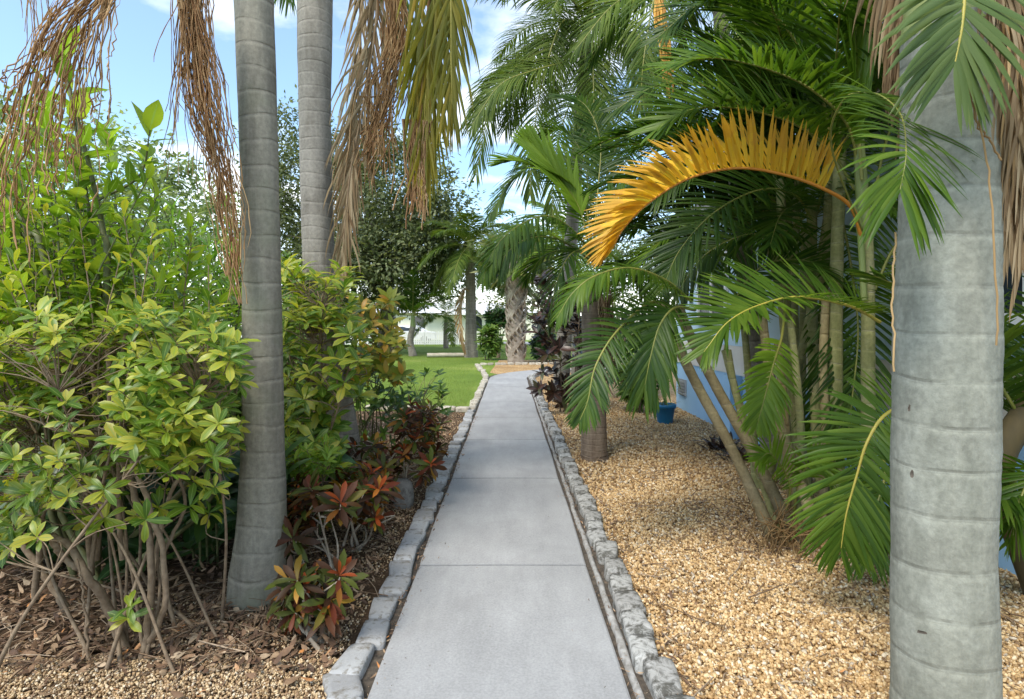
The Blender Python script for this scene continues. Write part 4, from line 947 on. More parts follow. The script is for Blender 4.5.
# ------------------------------------------------------------------ trees behind
def tree(label, base, height, trunk_r, blobs, nclump, per, leaf, lsize, clump_r, name='oak_tree', tpl='small', group=None, gap=.0):
    base = np.array(base, float); q = thing(name, label, 'tree', base, group)
    mbt = MB(); mbl = MB()
    top = base + [0, 0, height * .45]
    tube(mbt, crom([base, base + [.1, 0, height * .2], top], 14), np.linspace(trunk_r, trunk_r * .6, 14), 12, rough=.05)
    cl = []
    for (c, r, wgt) in blobs:
        cl.append(ellips(int(nclump * wgt), c, np.array(r) * 1.08, .2))
        for k in range(4):
            e = np.array(c) + rng.normal(0, .4, 3) * r
            tube(mbt, crom([base + [0, 0, height * rng.uniform(.25, .45)], (top + e) / 2 + rng.normal(0, .3, 3), e], 10), np.linspace(trunk_r * .4, trunk_r * .08, 10), 6, cap=False)
    cl = np.concatenate(cl)
    for c in cl:
        nn = int(per * rng.uniform(.5, 1.4)); cr = clump_r * rng.uniform(.4, 1.6)
        p = c + rng.normal(0, 1, (nn, 3)) * [cr * .55, cr * .55, cr * .38]
        d = nrmz(p - c + rng.normal(0, .25, (nn, 3)) + [0, 0, -.1]); put_leaves(mbl, p, d, rng.normal(0, .6, (nn, 3)) + [0, 0, 1], lsize * rng.uniform(.7, 1.3, nn), tpl)
    mbt.build('trunk', M['oakbark'], q); mbl.build('crown', M[leaf], q)
    return q
def ob(x, y, d, rx, rz, ry=None): return (P(x, y, d), np.array([rx * d / F, (ry or rx) * d / F, rz * d / F]))
tree('large dark oak with hanging grey-green foliage across the lawn', (P(385, 350, 30)[0], 30, 0), 11, .45,
     [(*ob(330, 215, 31, 60, 85), .8), (*ob(400, 200, 29, 55, 60), .7), (*ob(430, 235, 28, 36, 48), .6), (*ob(385, 270, 29, 62, 40), .6), (*ob(300, 180, 31, 40, 75), .5), (*ob(345, 280, 29, 70, 42), .5)], 135, 125, 'oak', .23, .9)
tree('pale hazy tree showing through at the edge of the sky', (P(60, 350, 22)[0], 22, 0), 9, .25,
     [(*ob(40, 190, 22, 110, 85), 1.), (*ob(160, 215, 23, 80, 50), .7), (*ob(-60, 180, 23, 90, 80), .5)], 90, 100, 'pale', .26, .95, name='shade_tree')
tree('dark tree behind the trunks beyond the far lawn palms', (P(550, 350, 40)[0], 40, 0), 8, .3,
     [(*ob(560, 285, 40, 70, 60), 1.), (*ob(640, 270, 42, 60, 60), .7)], 80, 90, 'oak', .3, 1.2, name='shade_tree')
# treeline far off
mb = MB()
for k in range(150):
    x = rng.uniform(-120, 130); c = np.array([x, 130 + rng.uniform(-8, 10), rng.uniform(.5, 6)]); 
    if -16 < x < -1: c[2] *= .45
    nn = 90; p = c + rng.normal(0, 1, (nn, 3)) * [2.6, 1.5, 1.5]; put_leaves(mb, p, rng.normal(0, 1, (nn, 3)), rng.normal(0, 1, (nn, 3)) + [0, 0, 1], rng.uniform(.7, 1.3, nn), 'tiny')
tag(mb.build('treeline', M['oak']), kind='stuff')

# ================================================================== SHRUBS ON THE MULCH SIDE
def shrub(label, base, tips, axes, leaf, per, size, tpl, nmain, r, name='shrub', open_=1.05, stem='stem', cat='shrub', group=None, rtwig=.006, low=.35, spread=.12, second=None):
    base = np.array(base, float); q = thing(name, label, cat, base, group)
    ms = MB(); branchy(ms, base, tips, nmain, r, spread, 0, rtwig, low); ms.build('stem', M[stem], q)
    ml = MB(); rosettes(ml, tips, axes, per, size, open_, tpl)
    ml.build('foliage', M[leaf], q)
    return q, base
def pixcloud(n, poly, d0, d1):
    """points in a box of the place: list of (x0, x1, y0, y1, weight) picture windows at depth d0..d1"""
    w = np.array([p[4] for p in poly], float); w /= w.sum(); out = []
    for k in rng.choice(len(poly), n, p=w):
        x0, x1, y0, y1, _ = poly[k]; d = rng.uniform(d0, d1); out.append(P(rng.uniform(x0, x1), rng.uniform(y0, y1), d))
    return np.array(out)
def outax(tips, c, upw=.8):
    return nrmz(nrmz(tips - np.asarray(c)) + np.array([0, -.35, upw]) + rng.normal(0, .25, tips.shape))

# A: bushy variegated shrub in front
bA1 = P(140, 655, 2.55); bA1[2] = 0
tips = pixcloud(600, [(-80, 190, 310, 420, 3.2), (140, 240, 310, 450, 1.7), (-80, 110, 400, 500, 1.6), (100, 225, 400, 470, 1.0), (-80, 40, 480, 560, .4), (20, 235, 440, 520, .45)], 2.15, 3.2)
shrub('bushy shrub with clusters of yellow-green leaves on bare brown stems', bA1, tips, outax(tips, P(100, 500, 2.7)), 'varieg', 8, .078, 'obov', 17, .009, rtwig=.0032, low=.4, spread=.2)
q = [o for o in scene.objects if o.get('label', '').startswith('bushy shrub with')][0]
ms = MB()
for pts, r in (([(142, 668, 2.5), (148, 625, 2.5), (150, 541, 2.5), (132, 488, 2.5), (112, 420, 2.5), (108, 350, 2.5)], .017), ([(138, 665, 2.52), (150, 640, 2.5), (166, 604, 2.5), (160, 540, 2.48), (142, 490, 2.45), (128, 450, 2.45), (110, 380, 2.45)], .015),
               ([(127, 652, 2.55), (110, 610, 2.55), (90, 578, 2.5), (68, 545, 2.5), (53, 536, 2.5)], .022), ([(53, 536, 2.5), (62, 555, 2.5), (90, 578, 2.5)], .018), ([(71, 620, 2.9), (55, 590, 2.9), (32, 557, 2.9), (5, 520, 2.9), (-30, 480, 2.9)], .02),
               ([(90, 655, 2.45), (84, 600, 2.45), (78, 560, 2.45)], .006), ([(150, 600, 2.55), (165, 510, 2.6), (185, 470, 2.6), (215, 440, 2.6)], .011), ([(96, 560, 2.7), (98, 480, 2.7), (96, 400, 2.7), (90, 340, 2.7)], .02), ([(35, 600, 2.8), (45, 500, 2.8), (60, 420, 2.8)], .016),
               ([(122, 560, 2.6), (118, 480, 2.6), (120, 400, 2.6), (125, 330, 2.6)], .012), ([(92, 575, 2.8), (84, 480, 2.8), (70, 400, 2.8), (60, 330, 2.8)], .014),
               ([(160, 560, 2.6), (185, 500, 2.7), (160, 440, 2.7), (150, 380, 2.7)], .009)):
    c = np.array([P(*p) for p in pts]); 
    if c[0][2] < .12: c[0][2] = 0
    c = crom(c, 26) + rng.normal(0, .003, (26, 3)); tube(ms, c, np.linspace(r, r * .6, 26), 8, 0, rough=.08)
ms.build('stem', M['stem'], q)
ml = MB(); ms = MB()
for k in range(44):
    x = rng.uniform(-70, 225); d = rng.uniform(2.5, 3.3); yt = rng.uniform(190, 300) + max(0, x - 90) * .35
    e = P(x, yt, d); s = np.array([e[0] * .8 + bA1[0] * .2 + rng.normal(0, .08), e[1] + rng.normal(0, .1), rng.uniform(.7, 1.0)])
    shoots(ml, ms, s, e, 30, .088, 'obov', r=.006, ang=60, start=.3, bow=.08)
ml.build('foliage', M['varieg'], q); ms.build('stem', M['stem'], q)
ml = MB(); rosettes(ml, [P(130, 606, 2.4), P(127, 618, 2.42), P(190, 505, 2.5)], [(0, -.5, 1), (.2, -.6, .6), (.3, -.5, 1)], 6, .085, 1.1, 'obov'); ml.build('foliage', M['varieg'], q)

# B: tall bright-leaved shrub behind, reaching into the sky
bB1 = np.array([-2.45, 3.3, 0]); q = thing('shrub', 'tall shrub with large glossy bright green leaves reaching up into the sky', 'shrub', bB1)
ml, ms = MB(), MB()
for k in range(120):
    x = rng.uniform(-80, 245); yt = rng.uniform(80, 320) + max(0, x - 60) * .8; d = rng.uniform(2.8, 4.2)
    if yt > 345: continue
    e = P(x, yt, d); s = np.array([bB1[0] * .5 + e[0] * .5 + rng.normal(0, .15), e[1] + rng.normal(0, .2), .9])
    shoots(ml, ms, s, e, 28, .135, ('ovate' if k % 6 == 0 else 'slim'), r=.007, ang=62, start=.3)
for (xs) in (((108, 320, 3.0), (104, 240, 3.0), (90, 170, 3.0), (62, 60, 3.0)), ((60, 300, 3.0), (20, 215, 3.0), (2, 190, 3.0))):
    c = crom([P(*p) for p in xs], 20); c = np.vstack([[bB1], c]); tube(ms, crom(c[::4], 24), np.linspace(.02, .008, 24), 7)
shoots(ml, ms, P(104, 330, 3.0), P(64, 62, 3.0), 34, .19, 'ovate', r=.012, ang=68, start=.1, bow=.02)
shoots(ml, ms, P(98, 200, 3.0), P(150, 130, 2.95), 12, .18, 'ovate', r=.008, ang=60, start=.2)
for k in range(6):
    tube(ms, crom([bB1 + [rng.normal(0, .2), rng.normal(0, .15), 0], bB1 + [rng.normal(0, .3), 0, .6], bB1 + [rng.normal(0, .5), rng.normal(0, .2), 1.3]], 10), .018, 7)
ml.build('foliage', M['bright'], q); ms.build('stem', M['stem_green'], q)

# C: narrow-leaved clump behind the trunk
bC1 = np.array([-2.9, 5.0, 0]); q = thing('bamboo_clump', 'pale clump of narrow bamboo-like leaves behind the tall bright shrub', 'bamboo', bC1)
ml, ms = MB(), MB()
for k in range(46):
    x = rng.uniform(110, 300) if k % 3 else rng.uniform(140, 235); d = rng.uniform(4.6, 6.0); yt = rng.uniform(190, 300) + abs(x - 180) * .3
    e = P(x, yt, d); s = np.array([e[0] + rng.normal(0, .2), e[1], .2]); shoots(ml, ms, s, e, 42, .16, 'strap', r=.008, ang=50, start=.3)
ml.build('foliage', M['bamboo'], q); ms.build('stem', M['stem_green'], q)

# D: broad hedge mass behind
for (bx, by, wx, h, lab, lf) in ((-4.4, 5.2, 1.3, 2.7, 'broad leafy green hedge shrub behind the front shrubs', 'hedge'), (-6.5, 8.0, 1.9, 3.0, 'mid green bush further back at the bed edge', 'hedge'), (-3.3, 6.9, 1.1, 2.5, 'light green bush behind the near palm trunk', 'hedge')):
    base = np.array([bx, by, 0]); tips = ellips(420, base + [0, 0, h * .5], [wx, .8, h * .52], .3); tips = tips[tips[:, 2] > .15]
    shrub(lab, base, tips, outax(tips, base + [0, 0, h * .3]), lf, 8, .17, 'ellip', 8, .025, rtwig=.008)

# E: dark low broad-leaved plants under the shrubs
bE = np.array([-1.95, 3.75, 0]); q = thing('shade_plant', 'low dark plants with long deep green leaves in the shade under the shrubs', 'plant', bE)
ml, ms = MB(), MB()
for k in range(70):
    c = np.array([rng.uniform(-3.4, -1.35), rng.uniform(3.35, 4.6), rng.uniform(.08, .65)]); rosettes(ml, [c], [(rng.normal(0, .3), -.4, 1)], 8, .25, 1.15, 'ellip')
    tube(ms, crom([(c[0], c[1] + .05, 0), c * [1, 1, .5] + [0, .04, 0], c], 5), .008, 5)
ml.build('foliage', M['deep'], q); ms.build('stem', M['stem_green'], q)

# F: variegated shrub between the two palm trunks
bF1 = P(312, 508, 4.35); bF1[2] = 0
tips = pixcloud(240, [(278, 350, 262, 330, 1.6), (278, 362, 300, 400, 2), (280, 340, 390, 470, 1.4)], 3.75, 4.8)
shrub('upright yellow-green shrub growing between the two grey palm trunks', bF1, tips, outax(tips, P(320, 430, 4.3)), 'varieg', 7, .125, 'obov', 8, .014, rtwig=.005, spread=.14)
ml = MB(); tips = pixcloud(26, [(285, 330, 440, 480, 1)], 3.4, 3.7); bb = P(305, 545, 3.5); bb[2] = 0
shrub('small leafy sprig of light green leaves low beside the near palm trunk', bb, tips, outax(tips, P(305, 500, 3.6)), 'bright', 7, .085, 'obov', 1, .006, rtwig=.004, spread=.01, low=0)

# G: yellow croton with thin stems at the lawn
bG1 = P(365, 462, 6.1); bG1[2] = 0
tips = np.vstack([pixcloud(70, [(345, 398, 298, 340, 1.2), (352, 405, 340, 380, 1)], 5.0, 5.8)])
shrub('thin stemmed shrub with yellow and lime leaves in front of the lawn', bG1, tips, outax(tips, P(365, 380, 6.1)), 'croton_y', 7, .12, 'ellip', 8, .009, rtwig=.005, stem='stem_green', spread=.12)
tips = pixcloud(64, [(345, 400, 365, 450, 1), (370, 420, 380, 420, .4)], 5.3, 6.2); bb = P(385, 465, 6.0); bb[2] = 0
shrub('wispy green shrub with small leaves below the yellow leaved one', bb, tips, outax(tips, P(375, 430, 5.9)), 'varieg_dark', 6, .09, 'ellip', 9, .007, rtwig=.004, stem='stem_green', spread=.16)
tips = pixcloud(44, [(400, 448, 372, 415, 1.4), (405, 440, 410, 450, 1)], 5.9, 6.9); bb = P(425, 470, 6.0); bb[2] = 0
shrub('dark green and bronze leaved shrub next to the path edging by the lawn', bb, tips, outax(tips, P(425, 440, 6.2)), 'varieg_dark', 6, .095, 'ellip', 8, .008, rtwig=.004, spread=.1)

# crotons
def croton(label, base, tips, c, size, per=12, leaf='croton', red=True):
    base = np.array(base, float); base[2] = 0
    q, _ = shrub(label, base, tips, outax(tips, c, 1.1), leaf, per, size * .85, 'crot', 5, .010, name='croton', open_=1.0, stem='stem_pale', cat='croton', rtwig=.006, low=.3, spread=.05)
    if red:
        ml = MB(); k = rng.permutation(len(tips))[:max(2, len(tips) // 4)]
        rosettes(ml, tips[k] + [0, 0, .012], outax(tips[k], c, 1.4), 4, size * .65, .7, 'crot'); o = ml.build('young_leaves', M['croton_red'], q); o['label'] = 'orange red young leaves'
cr = [('croton with orange-red leaf tips standing foremost in the mulch', (310, 645, 2.65), [(280, 340, 570, 625, 1)], 2.5, 2.8, 24, .12),
      ('croton with dark red and green leaves beside the near palm trunk', (325, 575, 3.2), [(290, 345, 478, 520, 1), (270, 300, 530, 552, .4)], 2.95, 3.4, 24, .14),
      ('croton with crimson and olive leaves behind the grey rock', (352, 545, 3.7), [(335, 385, 470, 520, 1)], 3.5, 4.1, 26, .14),
      ('tall dark bronze croton leaning over the path edging stones', (402, 500, 4.8), [(385, 440, 415, 475, 1.2), (400, 445, 405, 430, .5)], 4.4, 5.3, 42, .13),
      ('reddish croton tucked under the wispy green shrub', (365, 520, 4.5), [(345, 395, 440, 490, 1)], 4.2, 4.9, 34, .13)]
for lab, b_, win, d0, d1, nn, sz in cr:
    tips = pixcloud(nn, win, d0, d1); bb = P(*b_); croton(lab, bb, tips, P(b_[0], b_[1] - 60, b_[2]), sz, leaf='croton')

# dark bronze shrub behind the small path palm
bb = P(568, 412, 9.6); bb[2] = 0
tips = pixcloud(115, [(536, 582, 275, 330, 1.2), (538, 590, 320, 395, 1.2), (546, 580, 385, 405, .3)], 9.0, 10.0)
shrub('large shrub with dark bronze leaves beside the path bend', bb, tips, outax(tips, P(560, 370, 9.5)), 'bronze', 7, .21, 'ellip', 7, .018, spread=.08)
# green bushes round the far palm
for (x, y, d, rx, rz, lab) in ((490, 340, 24, 12, 16, 'rounded green bush at the foot of the far cross patterned palm'), (545, 345, 22.6, 14, 14, 'dark bush on the house side of the far cross patterned palm'), (600, 338, 20, 26, 24, 'wide dark shrub at the far end of the gravel bed'), (498, 318, 25.5, 14, 10, 'dark leafy plant with a drooping top beside the far palms')):
    c = P(x, y, d); tips = ellips(130, c, [rx * d / F, .5, rz * d / F], .3); tips[:, 2] = np.maximum(tips[:, 2], .1)
    shrub(lab, (c[0], c[1], 0), tips, outax(tips, c - [0, 0, .4]), 'hedge' if 'rounded' in lab else 'deep', 7, .26, 'ellip', 5, .03, rtwig=.012)
# green understory by the gravel bed behind the small palm
for (x, y, d, rx, rz, lab, lf) in ((625, 345, 11.5, 30, 44, 'dark leafy shrub behind the small path palm', 'deep'), (640, 378, 9.6, 22, 26, 'low spreading green shrub near the corner of the house', 'hedge')):
    c = P(x, y, d); tips = ellips(110, c, [rx * d / F, .4, rz * d / F], .2); tips[:, 2] = np.maximum(tips[:, 2], .12)
    shrub(lab, (c[0], c[1], 0), tips, outax(tips, c - [0, 0, .3]), lf, 8, .2, 'lance', 5, .02, rtwig=.008)

# ================================================================== HOUSE, POT, ROCKS, FAR OBJECTS
WX = 2.98
M['blue'] = plain('blue_paint', (.33, .56, .82), (.38, .61, .86), 2, .7, .15)
M['paleblue'] = plain('pale_blue_paint', (.50, .66, .80), (.56, .71, .84), 2, .7, .15)
M['cream'] = plain('white_band_paint', (.66, .61, .56), (.74, .70, .65), 3, .75, .2)
M['roof'] = plain('roof_shingle', (.22, .21, .20), (.36, .34, .32), 12, .9, .5)
M['white'] = plain('white_paint', (.72, .73, .73), (.82, .82, .81), 4, .6, .1)
m, nt, out = new_mat('window_glass'); principled(nt, out, (.03, .04, .05), .08, spec=.8); M['glass'] = m
H = thing('house', 'light blue house with a white band along its wall, behind the palms', 'house', (WX, 4, 0))
mb = MB(); box(mb, (WX, -1.5, 0), (WX + 7, 10.15, .84)); o = mb.build('lower_wall', M['blue'], H, False)
mb = MB(); box(mb, (WX - .02, -1.52, .842), (WX + 7.02, 10.17, 1.22)); mb.build('wall_band', M['cream'], H, False)
mb = MB(); box(mb, (WX, -1.5, 1.222), (WX + 7, 10.15, 3.1)); mb.build('upper_wall', M['paleblue'], H, False)
mb = MB(); box(mb, (WX - .16, 7.25, 0), (WX - .003, 7.5, .84)); mb.build('pilaster', M['blue'], H, False)
mb = MB()
x0, x1, y0, y1 = WX - .3, WX + 7.6, -2.1, 10.7
box(mb, (x0, y0, 3.102), (x1, y1, 3.26)); 
v = [(x0, y0, 3.262), (x1, y0, 3.262), (x1, y1, 3.262), (x0, y1, 3.262), ((x0 + x1) / 2, y0 + 3.5, 4.9), ((x0 + x1) / 2, y1 - 3.5, 4.9)]
mb.add(v, [[0, 1, 4]]); mb.add(v, [[1, 2, 5, 4]]); mb.add(v, [[2, 3, 5]]); mb.add(v, [[3, 0, 4, 5]])
mb.build('roof', M['roof'], H, False)
for yc in (3.2, 8.3):
    mb = MB(); 
    for (a0, a1, b0, b1) in ((yc - .6, yc + .6, 1.5, 1.57), (yc - .6, yc + .6, 2.55, 2.62), (yc - .6, yc - .53, 1.572, 2.548), (yc + .53, yc + .6, 1.572, 2.548), (yc - .02, yc + .02, 1.572, 2.548)):
        box(mb, (WX - .045, a0, b0), (WX - .003, a1, b1))
    w_ = mb.build('window', M['white'], H, False)
    mb = MB(); box(mb, (WX - .02, yc - .525, 1.575), (WX - .005, yc + .525, 2.545)); mb.build('pane', M['glass'], w_, False)
mb = MB(); box(mb, (WX - .03, 9.55, .28), (WX - .003, 9.95, .56)); 
for k in range(5): box(mb, (WX - .045, 9.56, .30 + .05 * k), (WX - .031, 9.94, .325 + .05 * k))
M['vent'] = plain('grey_vent', (.25, .27, .29), (.33, .35, .37), 9, .6); mb.build('vent', M['vent'], H, False)

# pot
bP = P(665, 424, 8.5); bP[2] = .006
q = thing('flower_pot', 'blue plastic pot with a spiky little plant on the gravel by the house', 'flower pot', bP)
mb = MB(); prof = [(.0, .0), (.105, 0), (.11, .01), (.145, .24), (.165, .245), (.168, .295), (.155, .3), (.148, .26), (.13, .25), (0, .25)]
sg = 28; V = [(r * math.cos(t), r * math.sin(t), z) for r, z in prof for t in np.linspace(0, 6.2832, sg, endpoint=False)]
f = [[i * sg + j, i * sg + (j + 1) % sg, (i + 1) * sg + (j + 1) % sg, (i + 1) * sg + j] for i in range(len(prof) - 1) for j in range(sg)]
mb.add(np.array(V) + bP, f); M['pot'] = plain('pot_blue', (.012, .15, .32), (.02, .20, .38), 6, .45, .1); mb.build('pot', M['pot'], q)
mb = MB(); rosettes(mb, [bP + [0, 0, .25], bP + [.05, 0, .25], bP + [-.06, .02, .25]], [(0, 0, 1), (.2, 0, 1), (-.2, 0, 1)], 9, .2, .75, 'strap'); mb.build('plant', M['sabal'], q)
# dark bromeliad pots behind the canes
for (x, y, d, lab) in ((722, 442, 6.6, 'dark bromeliad plant against the blue wall behind the leaning canes'), (748, 452, 6.1, 'small dark bromeliad with stiff leaves, close to the palm canes')):
    bb = P(x, y + 12, d); bb[2] = 0; q = thing('bromeliad', lab, 'plant', bb); mb = MB()
    rosettes(mb, [bb + [0, 0, .04], bb + [.1, 0, .05], bb + [-.1, .05, .05]], [(0, 0, 1)] * 3, 14, .3, .8, 'strap'); mb.build('foliage', M['bronze'], q)
# rocks
def rock(label, c, dims, seed, mat, name='rock'):
    me = stone_mesh(name, dims, seed, mat, 3.0, .09); o = bpy.data.objects.new(name, me); COL.objects.link(o); o.location = [float(v) for v in c]; return tag(o, label, 'rock')
rk = P(403, 508, 4.6); rock('pointed grey rock standing in the mulch under the bronze croton', (rk[0], rk[1], .09), (.17, .15, .30), 7, stone_mat('rock_grey', (.2, .19, .175), (.33, .32, .30), (.1, .09, .08), .3))
rk = P(1012, 548, 3.6); rock('rounded pinkish stone on the gravel behind the thick near palm trunk', (rk[0], rk[1], .05), (.25, .2, .14), 9, stone_mat('rock_pink', (.3, .24, .21), (.42, .35, .31), (.2, .16, .14), .3))
# frond sheath and green frond at the far right belong to a young palm by the wall
bb = np.array([2.85, 3.05, 0]); q = thing('areca_palm', 'young palm with a brown sheath by the blue wall, past the thick near trunk', 'palm clump', bb)
mb = MB(); tube(mb, crom([bb, P(1000, 470, 3.0), P(1040, 395, 3.0)], 14), np.linspace(.045, .075, 14), 10); mb.build('sheath', plain('old_sheath', (.045, .035, .014), (.12, .085, .03), 8, .8, .6, (1, 1, .2)), q)
for c in ([bb + [0, 0, .3], P(1030, 480, 2.9), P(1005, 490, 2.8), P(985, 515, 2.75)], [bb + [0, 0, .3], P(1040, 470, 2.8), P(1020, 500, 2.7), P(1012, 540, 2.7)]):
    add_frond(q, c, 'areca', L=.3, n=28, w=.028, up=.2)
for (az, el) in ((2., 60), (3.4, 55), (4.4, 65), (1., 70)): add_frond(q, arc(bb + [.02, 0, .8], az, math.radians(el), 1.5, 1.2), 'areca_dark', L=.42, n=38, w=.03)

# far: log ring, fence, road, cars, bins, house
bb = P(449, 357.5, 26); mb = MB(); tube(mb, crom([(bb[0] - 1.0, bb[1] - .1, .1), (bb[0], bb[1], .11), (bb[0] + .75, bb[1] + .1, .1)], 16), .1, 8, rough=.06)
M['log'] = plain('dry_log', (.36, .31, .23), (.52, .47, .38), 8, .9, .4); tag(mb.build('log', M['log'], origin=(bb[0], bb[1], 0)), 'pale log lying on the far lawn in front of the thin young palm', 'log')
m, nt, out = new_mat('far_road'); principled(nt, out, ramp(nt, [(.3, (.30, .30, .30)), (.7, (.38, .38, .37))], noise(nt, .8, 4)), .9); M['road'] = m
sheet('road', [(-90, 43.5), (90, 43.5), (90, 50), (-90, 50)], .006, M['road'])
FN = thing('white_fence', 'low white picket fence along the far side of the lawn', 'fence', (-6, 41.5, 0))
mb = MB(); 
for k in range(150): 
    x = -24 + k * .135; box(mb, (x, 41.5, .06), (x + .1, 41.53, .98 + .05 * (k % 2)))
mb.build('picket', M['white'], FN, False)
for z in (.25, .8):
    mb = MB(); box(mb, (-24, 41.535, z), (-3.8, 41.58, z + .09)); mb.build('rail', M['white'], FN, False)
for k in range(9):
    mb = MB(); x = -24 + k * 2.5; box(mb, (x - .06, 41.585, 0), (x + .06, 41.7, 1.15)); mb.build('post', M['white'], FN, False)
M['tyre'] = plain('tyre', (.02, .02, .02), (.04, .04, .04), 20, .9); M['carpaint'] = plain('car_white', (.68, .69, .70), (.74, .75, .76), 3, .3, .0); M['cargrey'] = plain('car_grey', (.1, .11, .13), (.14, .15, .17), 3, .3, .0)
def car(x, y, col, lab, rz=0):
    q = thing('parked_car', lab, 'car', (x, y, 0), 'cars parked beyond the white fence')
    prof = [(-2.2, .35), (-2.25, .75), (-1.5, .95), (-.85, 1.42), (.7, 1.46), (1.45, 1.0), (2.15, .9), (2.25, .4)]
    mb = MB(); V = []
    for s, ins in ((-1, 0), (1, 0)): V += [(x + a, y + s * (.86 - (.14 if b > 1.1 else 0)), b) for a, b in prof]
    n = len(prof); mb.add(V, [list(range(n))]); mb.add(V, [list(range(2 * n - 1, n - 1, -1))]); mb.add(V, [[i, (i + 1) % n, n + (i + 1) % n, n + i] for i in range(n)]); mb.build('body', M[col], q, False)
    mb = MB(); W = [(-1.32, 1.0), (-.8, 1.36), (.62, 1.39), (1.2, 1.03)]; yy = y - .80
    mb.add([(x + a, yy - .065 + (b - 1) * .34, b) for a, b in W], [[0, 3, 2, 1]]); mb.build('side_window', M['glass'], q, False)
    for wx in (-1.4, 1.4):
        for s in (-1, 1):
            mb = MB(); tube(mb, np.array([(x + wx, y + s * .72, .32), (x + wx, y + s * .89, .32)]), .32, 18); mb.build('wheel', M['tyre'], q)
car(P(409, 330, 46.5)[0], 46.5, 'carpaint', 'white car parked behind the small dark lawn palm'); car(P(378, 330, 46.5)[0] - 1, 46.5, 'cargrey', 'dark grey car parked behind the yellow leaved shrub')
M['bin'] = plain('bin_black', (.02, .022, .025), (.035, .038, .04), 9, .6)
bb = P(450, 341, 51.5); q = thing('wheelie_bin', 'black wheeled rubbish bin standing in front of the pale house', 'bin', (bb[0], 51.5, 0))
mb = MB(); v = [(-.25, -.28, 0), (.25, -.28, 0), (.25, .28, 0), (-.25, .28, 0), (-.33, -.36, 1.05), (.33, -.36, 1.05), (.33, .36, 1.05), (-.33, .36, 1.05)]
mb.add(np.array(v) + [bb[0], 51.5, 0], [(0, 3, 2, 1), (0, 1, 5, 4), (1, 2, 6, 5), (2, 3, 7, 6), (3, 0, 4, 7)]); mb.build('body', M['bin'], q, False)
mb = MB(); box(mb, (bb[0] - .36, 51.1, 1.052), (bb[0] + .36, 51.9, 1.14)); mb.build('lid', M['bin'], q, False)
M['housecream'] = plain('cream_stucco', (.68, .66, .55), (.76, .74, .63), 2, .8, .1); M['roofpale'] = plain('pale_roof', (.50, .50, .50), (.62, .62, .62), 5, .8, .2)
FH = thing('house', 'pale cream house with a low gabled roof and an arched window across the road', 'house', (-6, 56, 0))
hx0, hx1 = -15.0, 2.5
mb = MB(); box(mb, (hx0, 56, 0), (hx1, 66, 2.7)); mb.build('wall', M['housecream'], FH, False)
mb = MB(); gx = -5.8; v = [(gx - 3.3, 55.2, 2.702), (gx + 3.3, 55.2, 2.702), (gx, 55.2, 4.1), (gx - 3.3, 66.5, 2.702), (gx + 3.3, 66.5, 2.702), (gx, 66.5, 4.1)]
mb.add(v, [[0, 1, 2]]); mb.add(v, [[3, 5, 4]]); mb.add(v, [[1, 4, 5, 2]]); mb.add(v, [[0, 2, 5, 3]]); mb.add(v, [[0, 3, 4, 1]]); mb.build('gable', M['white'], FH, False)
mb = MB(); v = [(hx0 - .5, 55.5, 2.705), (hx1 + .5, 55.5, 2.705), (hx1 + .5, 66.4, 2.705), (hx0 - .5, 66.4, 2.705), (hx0 + 3, 61, 3.9), (hx1 - 3, 61, 3.9)]
mb.add(v, [[0, 1, 5, 4]]); mb.add(v, [[1, 2, 5]]); mb.add(v, [[2, 3, 4, 5]]); mb.add(v, [[3, 0, 4]]); mb.build('roof', M['roofpale'], FH, False)
mb = MB(); box(mb, (gx - 3.4, 54.9, 2.5), (gx + 3.4, 55.195, 2.69)); mb.build('fascia', M['white'], FH, False)
for wx in (-3.6, -9.3, -12):
    a_ = np.linspace(0, math.pi, 10); v = [(wx - .6, 55.985, .9)] + [(wx + .6, 55.985, .9)] + [(wx + .6 * math.cos(t), 55.985, 1.9 + .5 * math.sin(t)) for t in a_]
    mb = MB(); mb.add(v, [list(range(len(v)))]); mb.add([(a, 55.995, c) for a, b, c in v], [list(range(len(v)))][::-1]); mb.build('window', M['glass'], FH, False)

# ================================================================== CAMERA, LIGHT, SKY
cam = bpy.data.cameras.new('camera'); co = bpy.data.objects.new('camera', cam); COL.objects.link(co)
co.location = (0, 0, EYE); co.rotation_euler = (math.radians(90), 0, 0)
cam.lens = 36 * F / 1024; cam.sensor_width = 36; cam.shift_y = -(349.5 - 325) / 1024; cam.clip_end = 2000; cam.clip_start = .05
scene.camera = co
EL, AZ = 52., 215.     # sun behind the camera on the mulch side (azimuth clockwise from +Y)
sl = bpy.data.lights.new('sun', 'SUN'); sl.energy = 2.0; sl.angle = math.radians(20); sl.color = (1, .93, .82)
so = bpy.data.objects.new('sun', sl); COL.objects.link(so)
dv = Vector((math.sin(math.radians(AZ)) * math.cos(math.radians(EL)), math.cos(math.radians(AZ)) * math.cos(math.radians(EL)), math.sin(math.radians(EL))))
so.rotation_euler = dv.to_track_quat('Z', 'Y').to_euler(); so.location = (0, 0, 30)
w = bpy.data.worlds.new('World'); scene.world = w; w.use_nodes = True; nt = w.node_tree; nt.nodes.clear()
out = nt.nodes.new('ShaderNodeOutputWorld'); bg = nt.nodes.new('ShaderNodeBackground')
sky = nt.nodes.new('ShaderNodeTexSky'); sky.sky_type = 'NISHITA'; sky.sun_disc = False
sky.sun_elevation = math.radians(EL); sky.sun_rotation = math.radians(AZ); sky.air_density = 1.0; sky.dust_density = .6; sky.ozone_density = 1.6
tc = nt.nodes.new('ShaderNodeTexCoord'); sp = nt.nodes.new('ShaderNodeSeparateXYZ'); nt.links.new(tc.outputs['Generated'], sp.inputs[0])
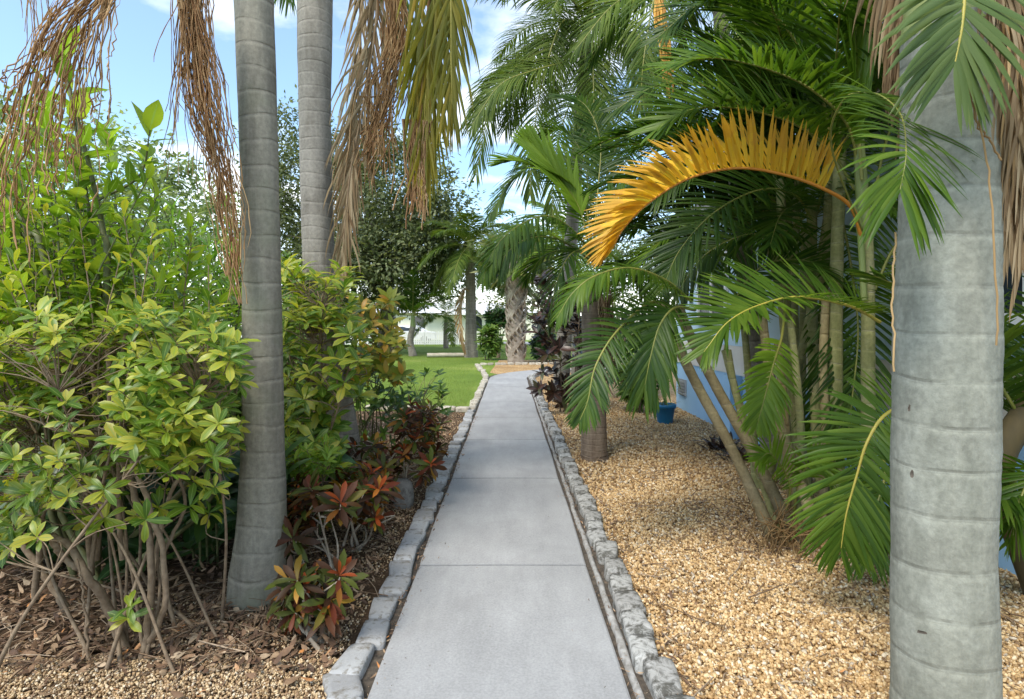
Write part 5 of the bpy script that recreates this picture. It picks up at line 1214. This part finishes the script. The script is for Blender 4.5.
zz = N(nt, 'ShaderNodeMath', operation='MAXIMUM'); nt.links.new(sp.outputs[2], zz.inputs[0]); zz.inputs[1].default_value = .04
zz2 = N(nt, 'ShaderNodeMath', operation='ADD'); nt.links.new(zz.outputs[0], zz2.inputs[0]); zz2.inputs[1].default_value = .12
dx = N(nt, 'ShaderNodeMath', operation='DIVIDE'); nt.links.new(sp.outputs[0], dx.inputs[0]); nt.links.new(zz2.outputs[0], dx.inputs[1])
dy = N(nt, 'ShaderNodeMath', operation='DIVIDE'); nt.links.new(sp.outputs[1], dy.inputs[0]); nt.links.new(zz2.outputs[0], dy.inputs[1])
cb = nt.nodes.new('ShaderNodeCombineXYZ'); nt.links.new(dx.outputs[0], cb.inputs[0]); nt.links.new(dy.outputs[0], cb.inputs[1])
cn = nt.nodes.new('ShaderNodeTexNoise'); cn.inputs['Scale'].default_value = .9; cn.inputs['Detail'].default_value = 7; cn.inputs['Roughness'].default_value = .55
nt.links.new(cb.outputs[0], cn.inputs['Vector'])
cm = ramp(nt, [(.48, (.07, .07, .07)), (.66, (1, 1, 1))], cn.outputs['Fac'])
hz = ramp(nt, [(.0, (.95, .95, .95)), (.12, (.35, .35, .35)), (.25, (0, 0, 0))], sp.outputs[2])
mx = N(nt, 'ShaderNodeMath', operation='MAXIMUM'); nt.links.new(cm, mx.inputs[0]); nt.links.new(hz, mx.inputs[1])
CLOUD = 7.2
c = mixc(nt, mixc(nt, sky.outputs[0], (.82, 1.0, 1.04), 1.0, 'MULTIPLY'), (CLOUD * 1.03, CLOUD, CLOUD * .95), mx.outputs[0])
nt.links.new(c, bg.inputs[0]); bg.inputs[1].default_value = .15
nt.links.new(bg.outputs[0], out.inputs[0])
scene.view_settings.view_transform = 'Standard'; scene.view_settings.look = 'None'; scene.view_settings.exposure = 1.08; scene.view_settings.gamma = 1
scene.render.engine = 'CYCLES'; scene.cycles.max_bounces = 8; scene.cycles.diffuse_bounces = 4; scene.cycles.transmission_bounces = 6; scene.cycles.use_denoising = True
